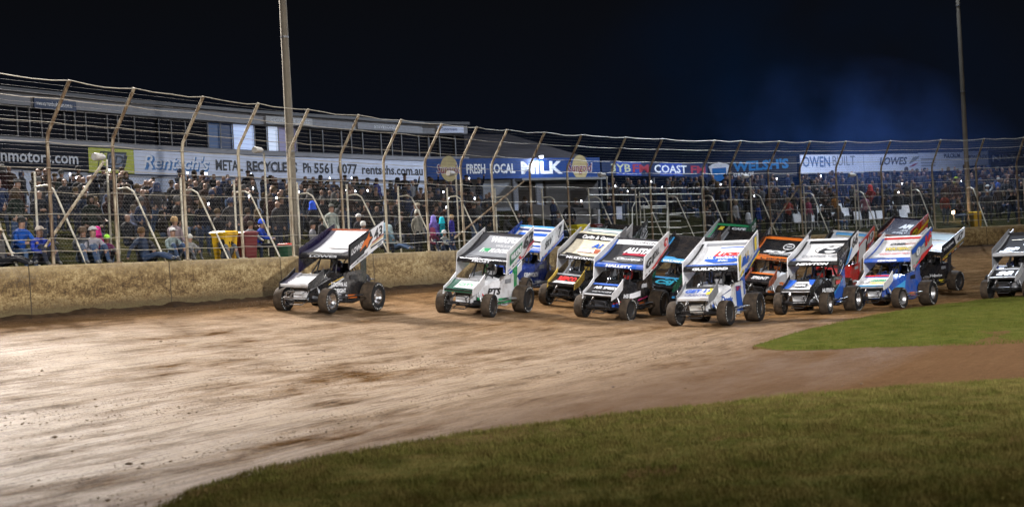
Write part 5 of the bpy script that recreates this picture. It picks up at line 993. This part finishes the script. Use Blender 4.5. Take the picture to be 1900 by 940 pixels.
def person_mesh(name, hip=.92, arms='down', legs='stand', lean=0., head=(0, 0)):
    # faces -y; z = 0 is the ground
    J = {}; rad = {}; E = []; part = {}
    def e(a, b, m): E.append((a, b)); part[(a, b)] = m
    h = hip
    J['pelvis'] = (0, 0, h); J['waist'] = (0, -.01-lean*.2, h+.16); J['chest'] = (0, .0-lean*.6, h+.36); J['collar'] = (0, .01-lean, h+.50); J['neck'] = (0, -lean-.01, h+.57); J['skull'] = (head[0], -.03-lean+head[1], h+.67); J['crown'] = (head[0], -.02-lean+head[1], h+.78)
    rad.update(pelvis=(.165, .12), waist=(.155, .115), chest=(.185, .125), collar=(.10, .085), neck=.055, skull=(.083, .098), crown=(.07, .085))
    e('pelvis','waist',JK); e('waist','chest',JK); e('chest','collar',JK); e('collar','neck',JK); e('neck','skull',SK); e('skull','crown',SK)
    for s, L in ((-1, 'L'), (1, 'R')):
        sh = (s*.19, .0-lean*.9, h+.46); J['sho'+L] = sh; rad['sho'+L] = .072; e('collar', 'sho'+L, JK)
        A = {'down': ((s*.25, .03, h+.18), (s*.25, -.07, h-.06), (s*.25, -.10, h-.15)), 'pocket': ((s*.28, .06, h+.2), (s*.22, -.08, h+.02), (s*.19, -.13, h-.03)), 'cross': ((s*.25, -.04, h+.22), (s*.02, -.22, h+.24), (-s*.07, -.22, h+.25)),
             'lap': ((s*.24, -.04, h+.20), (s*.16, -.26, h+.08), (s*.10, -.32, h+.07)), 'up': ((s*.36, -.05, h+.62), (s*.42, -.10, h+.86), (s*.44, -.12, h+.95)), 'phone': ((s*.22, -.16, h+.28), (s*.10, -.33, h+.50), (s*.06, -.36, h+.58)) if s > 0 else ((s*.25, .03, h+.2), (s*.22, -.12, h+.02), (s*.2, -.16, h-.05)),
             'phones': ((s*.24, -.16, h+.30), (s*.11, -.34, h+.52), (s*.05, -.37, h+.59)), 'knees': ((s*.26, -.14, h+.26), (s*.17, -.36, h+.20), (s*.10, -.42, h+.20)), 'back': ((s*.30, .16, h+.26), (s*.30, .24, h+.04), (s*.30, .24, h-.02)), 'wheel': ((s*.28, -.12, h+.26), (s*.17, -.32, h+.32), (s*.13, -.37, h+.36)), 'oneup': ((s*.30, -.08, h+.62), (s*.30, -.14, h+.90), (s*.30, -.16, h+.99)) if s > 0 else ((s*.25, .03, h+.18), (s*.25, -.07, h-.06), (s*.25, -.10, h-.15))}[arms]
        J['elb'+L], J['wri'+L], J['han'+L] = [(x, y-lean*.8, z) for x, y, z in A]; rad['elb'+L] = .052; rad['wri'+L] = .042; rad['han'+L] = (.042, .03)
        e('sho'+L, 'elb'+L, JK); e('elb'+L, 'wri'+L, JK); e('wri'+L, 'han'+L, SK)
        B = {'stand': ((s*.10, 0, h-.08), (s*.11, -.02, .50), (s*.12, .02, .09), (s*.13, -.12, .04)), 'wide': ((s*.11, 0, h-.08), (s*.18, -.04, .50), (s*.23, .02, .09), (s*.25, -.12, .04)),
             'chair': ((s*.10, -.05, h-.02), (s*.14, -.44, h+.02), (s*.14, -.42, .10), (s*.14, -.56, .04)), 'knees': ((s*.10, -.06, h), (s*.16, -.34, h+.38), (s*.15, -.54, .09), (s*.15, -.66, .05)), 'cross': ((s*.12, -.08, h), (s*.36, -.36, h+.08), (-s*.02, -.44, .07), (-s*.12, -.46, .05)), 'long': ((s*.10, -.06, h), (s*.12, -.46, h+.10), (s*.11, -.86, .09), (s*.11, -.92, .16)), 'car': ((s*.10, -.06, h), (s*.15, -.45, h+.14), (s*.13, -.8, h-.05), (s*.13, -.88, h+.02))}[legs]
        for k, p, r_ in zip(('thi', 'kne', 'ank', 'toe'), B, (.105, .072, .048, .04)): J[k+L] = p; rad[k+L] = r_
        e('pelvis', 'thi'+L, TR); e('thi'+L, 'kne'+L, TR); e('kne'+L, 'ank'+L, TR); e('ank'+L, 'toe'+L, SHO)
    me = skin_mesh(name, J, E, rad, part); return me, Vector(J['crown']), {k: Vector(J[k]) for k in ('hanL', 'hanR')}
N = NT('skin'); oi = N.n('ShaderNodeObjectInfo'); N.set(Base_Color=N.ramp(oi.outputs['Random'], [(0, (.11, .06, .038)), (1, (.23, .13, .09))]), Roughness=.55); M_SK = N.m
N = NT('jacket'); oi = N.n('ShaderNodeObjectInfo'); nz = N.noise(N.coord(), 9, 4); N.set(Base_Color=N.mix(N.rng(nz, .3, .7, 0, .45), oi.outputs['Color'], (.01, .01, .012)), Roughness=.85, Specular_IOR_Level=.08, Normal=N.bump(nz, .6, .05)); M_JK = N.m
N = NT('trousers'); oi = N.n('ShaderNodeObjectInfo'); N.set(Base_Color=N.ramp(oi.outputs['Random'], [(0, (.012, .013, .016)), (.35, (.02, .02, .025)), (.6, (.02, .03, .06)), (.85, (.04, .07, .13)), (1, (.07, .07, .07))]), Roughness=.85, Specular_IOR_Level=.08); M_TR = N.m
M_SH = simple('shoes', (.05, .05, .05), .6)
N = NT('hair_or_hat'); oi = N.n('ShaderNodeObjectInfo'); N.set(Base_Color=oi.outputs['Color'], Roughness=.85, Specular_IOR_Level=.1); M_HR = N.m
def mk(*a, **k):
    me, cr, hd = person_mesh(*a, **k)
    for m in (M_SK, M_JK, M_TR, M_SH): me.materials.append(m)
    return me, cr, hd
POSE = {
 'standing': mk('person', arms='down'), 'standing with hands in pockets': mk('person', arms='pocket', legs='wide'), 'standing with folded arms': mk('person', arms='cross'), 'holding up a phone': mk('person', arms='phone'), 'filming with both hands': mk('person', arms='phones', legs='wide'),
 'with both arms raised': mk('person', arms='up', legs='wide'), 'sitting on a chair': mk('person', hip=.47, arms='lap', legs='chair'), 'sitting leaning forward': mk('person', hip=.47, arms='knees', legs='chair', lean=.14), 'sitting on the ground hugging knees': mk('person', hip=.15, arms='knees', legs='knees', lean=.06), 'sitting on the ground leaning back': mk('person', hip=.15, arms='back', legs='long', lean=-.08), 'sitting cross legged': mk('person', hip=.15, arms='lap', legs='cross'), 'with one arm up': mk('person', arms='oneup')}
def hat_mesh(kind):
    mb = MB()
    if kind == 'hair': mb.lathe([(.10, 0), (.095, .05), (.06, .088), (.0, .100), (-.05, .098), (-.07, .09)], (0,.012,-.045), 14, axis='z')
    elif kind == 'long_hair': mb.lathe([(.10, 0), (.095, .05), (.06, .09), (.0, .104), (-.08, .105), (-.16, .095), (-.2, .07)], (0,.035,-.045), 14, axis='z')
    elif kind == 'cap': mb.lathe([(.11, 0), (.10, .06), (.06, .096), (.01, .104)], (0,0,-.04), 14, axis='z'); mb.loft([[(x, y, -.02 + .012*s_) for x, y in ((-.075,-.08),(.075,-.08),(.06,-.19),(-.06,-.19))] for s_ in (0, 1)])
    elif kind == 'beanie': mb.lathe([(.13, .0), (.125, .03), (.10, .075), (.05, .1), (.0, .108), (-.03, .108)], (0,.005,-.035), 14, axis='z')
    elif kind == 'hood': mb.lathe([(.12, 0), (.11, .06), (.06, .108), (-.02, .118), (-.10, .122), (-.2, .15)], (0,.035,-.03), 14, axis='z')
    return mb.mesh(kind, True)
HATS = {k: hat_mesh(k) for k in ('hair', 'long_hair', 'cap', 'beanie', 'hood')}
mb = MB(); mb.box((0,0,0), (.05,.012,.07)); PH = mb.mesh('phone')
ph_lit = emit('phone_torch', (.85, .88, 1), 14); 
def person(pose, loc, rz, jacket, hat, hatc, label, scale=1., group=None):
    me, cr, hd = POSE[pose]; o = link('person', me); o.location = loc; o.rotation_euler = (0, 0, rz); o.scale = (scale*random.uniform(.95, 1.08), scale*random.uniform(.95, 1.06), scale); o.color = (*jacket, 1)
    h = link({'hood': 'hood', 'cap': 'cap', 'beanie': 'beanie'}.get(hat, 'hair'), HATS[hat], M_HR, o); h.location = cr; h.color = (*hatc, 1)
    tag(o, label, 'person', group); return o, hd
def phone(o, hd, label, group, lit=True):
    M = Matrix.Translation(o.location) @ o.rotation_euler.to_matrix().to_4x4() @ Matrix.Diagonal((*o.scale, 1)); p = link('lit_phone', PH, ph_lit); p.location = M @ (hd['hanR'] + Vector((-.02, -.04, .08))); p.rotation_euler = o.rotation_euler; tag(p, label, 'phone', group)
DARKS = [tuple(.42*q for q in c) for c in [(.015,.016,.02), (.02,.022,.03), (.03,.03,.034), (.012,.018,.04), (.04,.035,.03), (.05,.05,.055), (.02,.035,.07), (.06,.02,.02), (.03,.045,.035), (.10,.10,.11), (.16,.16,.17), (.03,.05,.12)]]
HAIRC = [(.015,.012,.01), (.03,.02,.012), (.06,.04,.02), (.02,.02,.022), (.06,.04,.02), (.06,.06,.06), (.03,.04,.08)]
GROUPN = [(0, 250, 'below the nmotors and lime hoardings'), (250, 400, 'below the blue script name'), (400, 570, 'below the metal recyclers lettering'), (570, 790, 'below the web address'), (790, 960, 'below the fresh local lettering'), (960, 1110, 'below the word MILK'), (1110, 1320, 'below the radio hoarding'), (1320, 1470, 'below the garage hoarding'), (1470, 1600, 'below the builder hoarding'), (1600, 1790, 'below the LOWES hoarding'), (1790, 1960, 'past the far slim mast')]
def zone(px): return next((n for a, b, n in GROUPN if a <= px < b), GROUPN[0][2] if px < 0 else GROUPN[-1][2])
def place(px, dd): s = s_of_px(px, dd); P = W(s, dd); n = Wn(s); return Vector((P.x, P.y, tz(dd))), math.atan2(n.y, n.x) - PI/2     # faces the track
# people the photograph picks out
sp_ = [
 (618, 1.5, 'standing with hands in pockets', (.42,.47,.42), 'cap', (.1,.1,.09), 'bearded man in a pale sage hooded top and jeans standing at the crowd fence', 1.0),
 (803, 1.3, 'standing', (.26,.18,.62), 'hood', (.2,.16,.5), 'child in a lilac and blue jacket standing beside the child in turquoise', .80),
 (821, 1.1, 'standing', (.02,.42,.52), 'hood', (.02,.42,.52), 'child in a bright turquoise hooded coat standing at the wall', .78),
 (836, 1.4, 'standing', (.06,.05,.36), 'hair', (.3,.2,.1), 'child in a royal purple coat just past the child in turquoise', .82),
 (579, 1.2, 'sitting on a chair', (.25,.25,.27), 'beanie', (.02,.02,.02), 'seated person in a black and white patterned top near the tall mast', .95),
 (582, 3.0, 'standing', (.02,.02,.03), 'hood', (.02,.08,.55), 'person with a bright blue hood standing near the tall mast', .95),
 (75, .9, 'sitting on the ground hugging knees', (.03,.07,.50), 'cap', (.4,.35,.3), 'person in a bright blue jacket sitting behind the wall at the end of the straight', 1.0),
 (30, 1.3, 'sitting leaning forward', (.02,.12,.55), 'beanie', (.02,.02,.02), 'person in a sky blue jacket leaning forward behind the wall', 1.0),
 (5, .8, 'sitting on the ground leaning back', (.16,.15,.15), 'cap', (.5,.42,.3), 'person in grey and a pale cap sitting at the very edge of the picture', 1.0),
 (150, .9, 'sitting on the ground hugging knees', (.10,.11,.13), 'hair', (.1,.07,.05), 'person in a grey striped top sitting next to the child in magenta', 1.0),
 (172, .8, 'sitting on the ground hugging knees', (.42,.40,.45), 'cap', (.3,.3,.3), 'person under a silver grey blanket sitting behind the wall', 1.0),
 (176, 1.5, 'sitting on a chair', (.42,.02,.16), 'hood', (.42,.02,.16), 'child in a magenta jacket seated behind the silver blanket', .8),
 (191, 1.0, 'sitting on the ground hugging knees', (.16,.03,.10), 'beanie', (.25,.55,.05), 'small child in plum with a lime striped hat sitting behind the wall', .75),
 (260, .8, 'sitting on the ground leaning back', (.05,.07,.12), 'hair', (.1,.06,.03), 'person in jeans leaning back on the ground below the blue script name', 1.0),
 (320, 1.8, 'sitting on a chair', (.36,.28,.30), 'hair', (.3,.2,.1), 'person in a pale pink checked top seated below the blue script name', 1.0),
 (322, .9, 'sitting on the ground hugging knees', (.32,.40,.40), 'cap', (.5,.5,.5), 'person in a pale mint top sitting on the ground near the yellow bin', .95),
 (352, .9, 'sitting on the ground hugging knees', (.36,.36,.35), 'beanie', (.35,.35,.33), 'small person in pale grey huddled behind the wall beside the yellow bin', .75),
 (245, 4.5, 'sitting leaning forward', (.22,.25,.38), 'hair', (.05,.04,.03), 'person in a pale blue grey jacket bending sideways on the bank', 1.0),
 (455, 1.3, 'sitting leaning forward', (.40,.42,.44), 'hair', (.05,.04,.03), 'person in a white jacket bending over behind the maroon bin', .95),
 (474, 1.5, 'sitting leaning forward', (.02,.07,.48), 'beanie', (.02,.07,.48), 'person in a cobalt blue jacket beside the maroon bin', .95),
 (668, 2.6, 'sitting on a chair', (.05,.05,.06), 'cap', (.6,.6,.6), 'person in dark clothes and white cap seated above the 43 sideboard', 1.0),
 (672, 1.2, 'sitting leaning forward', (.42,.48,.58), 'hair', (.5,.5,.48), 'person in a pale ice blue jacket behind the wing of car 43', .95),
 (708, 1.0, 'sitting leaning forward', (.20,.32,.40), 'hood', (.24,.36,.44), 'person in a slate blue hooded coat bending beside car 43', .9),
 (727, 1.2, 'sitting on the ground leaning back', (.14,.22,.26), 'hood', (.26,.34,.36), 'person in a washed teal coat sitting past the tail of car 43', .95),
 (773, 1.3, 'standing', (.34,.33,.28), 'beanie', (.4,.4,.36), 'pale figure in an oatmeal coat holding out an arm past car 43', .92),
 (777, 2.2, 'standing with folded arms', (.14,.12,.10), 'cap', (.38,.33,.25), 'person in brown with a tan bucket hat standing at the crowd fence', 1.0),
 (800, .7, 'sitting on the ground hugging knees', (.16,.035,.07), 'hood', (.18,.04,.08), 'person in a padded burgundy coat sitting at the feet of the children', .9),
 (820, .75, 'sitting on the ground hugging knees', (.36,.38,.36), 'beanie', (.4,.4,.4), 'person in ivory trousers and top crouched at the feet of the children', .8),
 (975, 1.2, 'sitting leaning forward', (.45,.33,.36), 'hair', (.1,.05,.03), 'person in a pale pink coat above the blue wing of car 7', 1.0),
 (882, 2.8, 'standing', (.02,.02,.025), 'hair', (.05,.04,.03), 'person in a black top with white chest lettering standing above car 62', 1.0),
 (1467, 2.8, 'standing with folded arms', (.34,.06,.04), 'hair', (.15,.1,.06), 'person in a rust red jacket standing under the builder hoarding', 1.0),
 (1368, 2.4, 'standing', (.42,.42,.43), 'hair', (.2,.15,.1), 'person in a white shirt standing by the stair gate', 1.0),
 (1386, 1.0, 'sitting leaning forward', (.40,.42,.46), 'hood', (.40,.42,.46), 'figure under a white hooded cape behind the wing of car 1', 1.0),
 (1408, 2.0, 'standing', (.03,.08,.34), 'hair', (.05,.04,.03), 'person in a blue coat beside the white hooded cape', .95),
 (1615, 5.4, 'standing', (.36,.03,.03), 'hood', (.36,.03,.03), 'tall figure in a red hooded top standing under the LOWES hoarding', 1.05),
 (1610, 3.2, 'standing', (.52,.24,.32), 'hair', (.1,.07,.05), 'person in a pale pink coat standing below the red hooded figure', 1.0),
 (1555, 4.2, 'standing', (.40,.17,.04), 'hair', (.1,.07,.05), 'person in an orange top among the white chairs', .95),
 (1502, 3.2, 'standing', (.32,.05,.10), 'hair', (.1,.07,.05), 'person in a raspberry jacket near the white chairs', .95),
 (1775, 8.0, 'standing', (.42,.55,.05), 'cap', (.3,.4,.05), 'person in a lime yellow top just before the tall slim mast', 1.0),
 (1838, 4.5, 'with both arms raised', (.46,.48,.50), 'cap', (.5,.5,.5), 'person in a white top with both arms raised past the tall slim mast', 1.0),
 (1857, 7.0, 'standing with folded arms', (.05,.12,.45), 'cap', (.3,.3,.3), 'person in a royal blue top behind the person with raised arms', 1.0),
 (1755, 3.0, 'standing', (.34,.06,.03), 'hair', (.05,.04,.03), 'person in a reddish coat beside the warm lit lamp', .95),
 (195, 12.2, 'filming with both hands', (.015,.015,.02), 'beanie', (.01,.01,.012), 'stocky dark person filming in front of the lime hoarding emblem', 1.05),
 (381, 12.2, 'filming with both hands', (.02,.02,.022), 'hair', (.02,.02,.02), 'dark person filming at the end of the blue script name', 1.05),
 (753, 12.0, 'standing', (.015,.015,.02), 'cap', (.01,.01,.01), 'dark person in a peaked cap standing under the web address', 1.1),
 (700, 11.4, 'standing with hands in pockets', (.03,.05,.32), 'hair', (.03,.02,.02), 'person in a strong blue jacket standing under the web address', 1.0),
 (768, 11.5, 'standing', (.40,.42,.46), 'hair', (.3,.2,.15), 'person in a white top at the end of the web address', .95)]
taken = []
for px, dd, pose, jc, hat, hc, lab, sc in sp_:
    loc, rz = place(px, dd)
    if 'on the ground' in pose or 'cross' in pose: loc.z += .16
    o, hd = person(pose, loc, rz + random.uniform(-.5, .5), tuple(.6*q for q in jc), hat, hc, lab, sc); taken.append(loc)
    if 'filming' in pose: phone(o, hd, 'lit phone of ' + lab.replace('stocky ', '').replace('filming ', ''), None)
# the rest of the crowd, row behind row; dark clothes, told apart only by where they stand
rc = random.Random(21); nP = 0
rows = [(.9, 14, 'g'), (2.6, 24, 's'), (4.0, 30, 's'), (5.4, 32, 's'), (6.8, 34, 's'), (8.2, 36, 's'), (9.6, 38, 's'), (11.2, 38, 'u'), (12.3, 44, 'u')]
cand = []
for dd, n_, kind in rows:
    sa, sb = s_of_px(-20, dd), s_of_px(1915, dd); m_ = int(n_*1.25)
    for k in range(m_):
        s = sa + (sb-sa)*((k + rc.random()*.9)/m_); p = W(s, dd); px = None
        u = p.x/p.y; 
        # photo column, used only to thin the crowd where the place has doors and stairs
        px = 950 + u*FPX + 4
        if 905 < px < 1130 and dd > 4.5: continue
        if 1130 < px < 1310 and dd < 8: continue
        if kind == 'g' and px > 470: continue
        cand.append((s, dd, kind, px))
rc.shuffle(cand); LIM = 300 - len(sp_) - 19
for s, dd, kind, px in cand[:LIM]:
    p = W(s, dd + rc.uniform(-.3, .3)); n = Wn(s); loc = Vector((p.x, p.y, tz(dd)))
    if any((loc - q).length < .45 for q in taken): loc += Vector((n.x, n.y, 0))*.45
    taken.append(loc)
    pose = rc.choice(['sitting on the ground hugging knees', 'sitting on the ground leaning back', 'sitting cross legged', 'sitting on a chair']) if kind == 'g' else (rc.choice(['sitting on a chair', 'sitting leaning forward', 'sitting on a chair', 'standing', 'standing with hands in pockets', 'holding up a phone', 'filming with both hands']) if kind == 's' else rc.choice(['standing', 'standing with hands in pockets', 'standing with folded arms', 'holding up a phone', 'filming with both hands', 'with one arm up', 'standing']))
    if 'on the ground' in pose or 'cross leg' in pose: loc = loc + Vector((0, 0, .12))
    posed = 'standing' if 'standing' in pose else ('sitting' if 'sitting' in pose else pose)
    jc = rc.choice(DARKS); light = sum(jc) > .11
    lab = ('grey clothed spectator ' if light else 'dark clothed spectator ') + posed + ' ' + zone(px)
    o, hd = person(pose, loc, math.atan2(n.y, n.x) - PI/2 + rc.uniform(-.6, .6), jc, rc.choice(['hair', 'hair', 'long_hair', 'cap', 'beanie', 'hood']), rc.choice(HAIRC), lab, rc.uniform(.9, 1.06), 'spectators ' + zone(px))
    nP += 1
    if pose in ('holding up a phone', 'filming with both hands') and rc.random() < .6: phone(o, hd, 'small lit phone held up in the crowd ' + zone(px), 'lit phones ' + zone(px))
# those beyond the three hundred nearest: one mass
acc_v, acc_f, acc_m = [], [], []; base_n = 0
stuffm = []
for s, dd, kind, px in cand[LIM:] + [(rc.uniform(s_of_px(1320, 9), s_of_px(1930, 9)), rc.uniform(5, 15), 'u', 0) for _ in range(150)] + [(rc.uniform(s_of_px(0, 9), s_of_px(860, 9)), rc.uniform(5.5, 12.5), 'u', 0) for _ in range(110)]:
    me, cr, hd = POSE[rc.choice(['standing', 'sitting on a chair', 'standing with hands in pockets', 'standing with folded arms'])]
    p = W(s, dd); n = Wn(s); M = Matrix.Translation((p.x, p.y, tz(dd))) @ Matrix.Rotation(math.atan2(n.y, n.x) - PI/2 + rc.uniform(-.5, .5), 4, 'Z')
    V = np.zeros(len(me.vertices)*3); me.vertices.foreach_get('co', V); V = V.reshape(-1, 3); A = np.array(M); V = V @ A[:3, :3].T + A[:3, 3]
    F = np.array([list(q.vertices) for q in me.polygons if len(q.vertices) == 4]); mi = [q.material_index for q in me.polygons if len(q.vertices) == 4]
    jm = rc.choice([1, 1, 4, 5, 6]); acc_v.append(V); acc_f.append(F + base_n); acc_m += [jm if q == 1 else q for q in mi]; base_n += len(V)
cm = np_mesh('crowd', np.concatenate(acc_v), np.concatenate(acc_f), True)
for m in (M_SK, simple('dark_cloth', (.011, .012, .015), .85, spec=.08), simple('dark_jeans', (.02, .025, .04), .85, spec=.08), M_SH, simple('grey_cloth', (.03, .03, .034), .85, spec=.08), simple('blue_cloth', (.012, .02, .05), .85, spec=.08), simple('brown_cloth', (.03, .018, .015), .85, spec=.08)): cm.materials.append(m)
cm.polygons.foreach_set('material_index', np.array(acc_m, np.int32)); cm.update()
co_ = bpy.data.objects.new('crowd', cm); COL.objects.link(co_); tag(co_, 'dark mass of further spectators filling the upper bank', 'crowd', kind='stuff')
# drivers
dm, dcr, dhd = person_mesh('person', hip=.50, arms='wheel', legs='car', lean=.0)
for m in (M_SK, M_JK, simple('race_suit', (.03, .03, .035), .7), M_SH): dm.materials.append(m)
mb = MB(); mb.lathe([(.155, 0), (.15, .05), (.11, .11), (.04, .145), (-.03, .148), (-.10, .135), (-.15, .11)], (0,0,0), 20, axis='z'); HEL = mb.mesh('helmet', True)
mb = MB()
for i in range(9):
    a = PI*(.18+.64*i/8); mb.v += [(.150*math.cos(a), -.152*math.sin(a), .05), (.153*math.cos(a), -.156*math.sin(a), -.03)]
mb.f = [(2*i, 2*i+1, 2*i+3, 2*i+2) for i in range(8)]; mb.m = [0]*8; VIS = mb.mesh('visor', True, False); visor_m = simple('visor', (.02, .02, .03), .1)
HC = ['pu', 'w', 'b', 'go', 'gr', 'k', 'r', 'k', 'w', 'g', 'k', 'o', 'r', 'r', 'k', 'b', 'w', 'w', 'b']
HN = {'pu': 'purple', 'w': 'white', 'b': 'blue', 'go': 'gold', 'gr': 'grey', 'k': 'black', 'r': 'red', 'g': 'green', 'o': 'orange'}
for c_, h_, cn in zip(cars, HC, CAR_NAMES):
    o = link('person', dm); M = c_.matrix_world.copy() @ Matrix.Translation((0, -.44, 0)) @ Matrix.Rotation(PI, 4, 'Z'); o.matrix_world = M; o.color = (.03, .03, .035, 1)
    q = link('helmet', HEL, pm(h_), o); q.location = (dcr.x, dcr.y, dcr.z - .05); v_ = link('visor', VIS, visor_m, q)
    tag(o, 'driver in a ' + HN[h_] + ' helmet inside the ' + cn, 'driver', 'drivers in their cars')
# ------------------------------------------------------------------ exhaust smoke drifting behind the far turn
def smoke(name, c, r_, dens, label, seed):
    me = bpy.data.meshes.new(name); bm = bmesh.new(); bmesh.ops.create_icosphere(bm, subdivisions=3, radius=1); bm.to_mesh(me); bm.free(); N = NT('smoke'); N.t.nodes.remove(N.p)
    v = N.n('ShaderNodeVolumePrincipled'); N.l(v.outputs[0], N.out.inputs['Volume']); v.inputs['Color'].default_value = (.14, .32, 1, 1); v.inputs['Anisotropy'].default_value = .2
    co = N.coord('Object'); ln = N.n('ShaderNodeVectorMath', operation='LENGTH'); N.l(co, ln.inputs[0]); fall = N.rng(ln.outputs['Value'], 1.0, .25)
    no = N.noise(N.coord('Object', (1.4, 1.4, 1.0)), 1.1 + seed*.1, 5, .62); dn = N.math('MULTIPLY', N.math('MULTIPLY', fall, N.rng(no, .46, .68)), dens); N.l(dn, v.inputs['Density'])
    o = link(name, me, N.m); o.location = c; o.scale = r_; tag(o, label, 'smoke', kind='stuff'); return o
smoke('smoke', (18.0, 80, 5.0), (12, 7, 8.0), .065, 'bluish exhaust smoke hanging over the crowd at the far turn', 1)
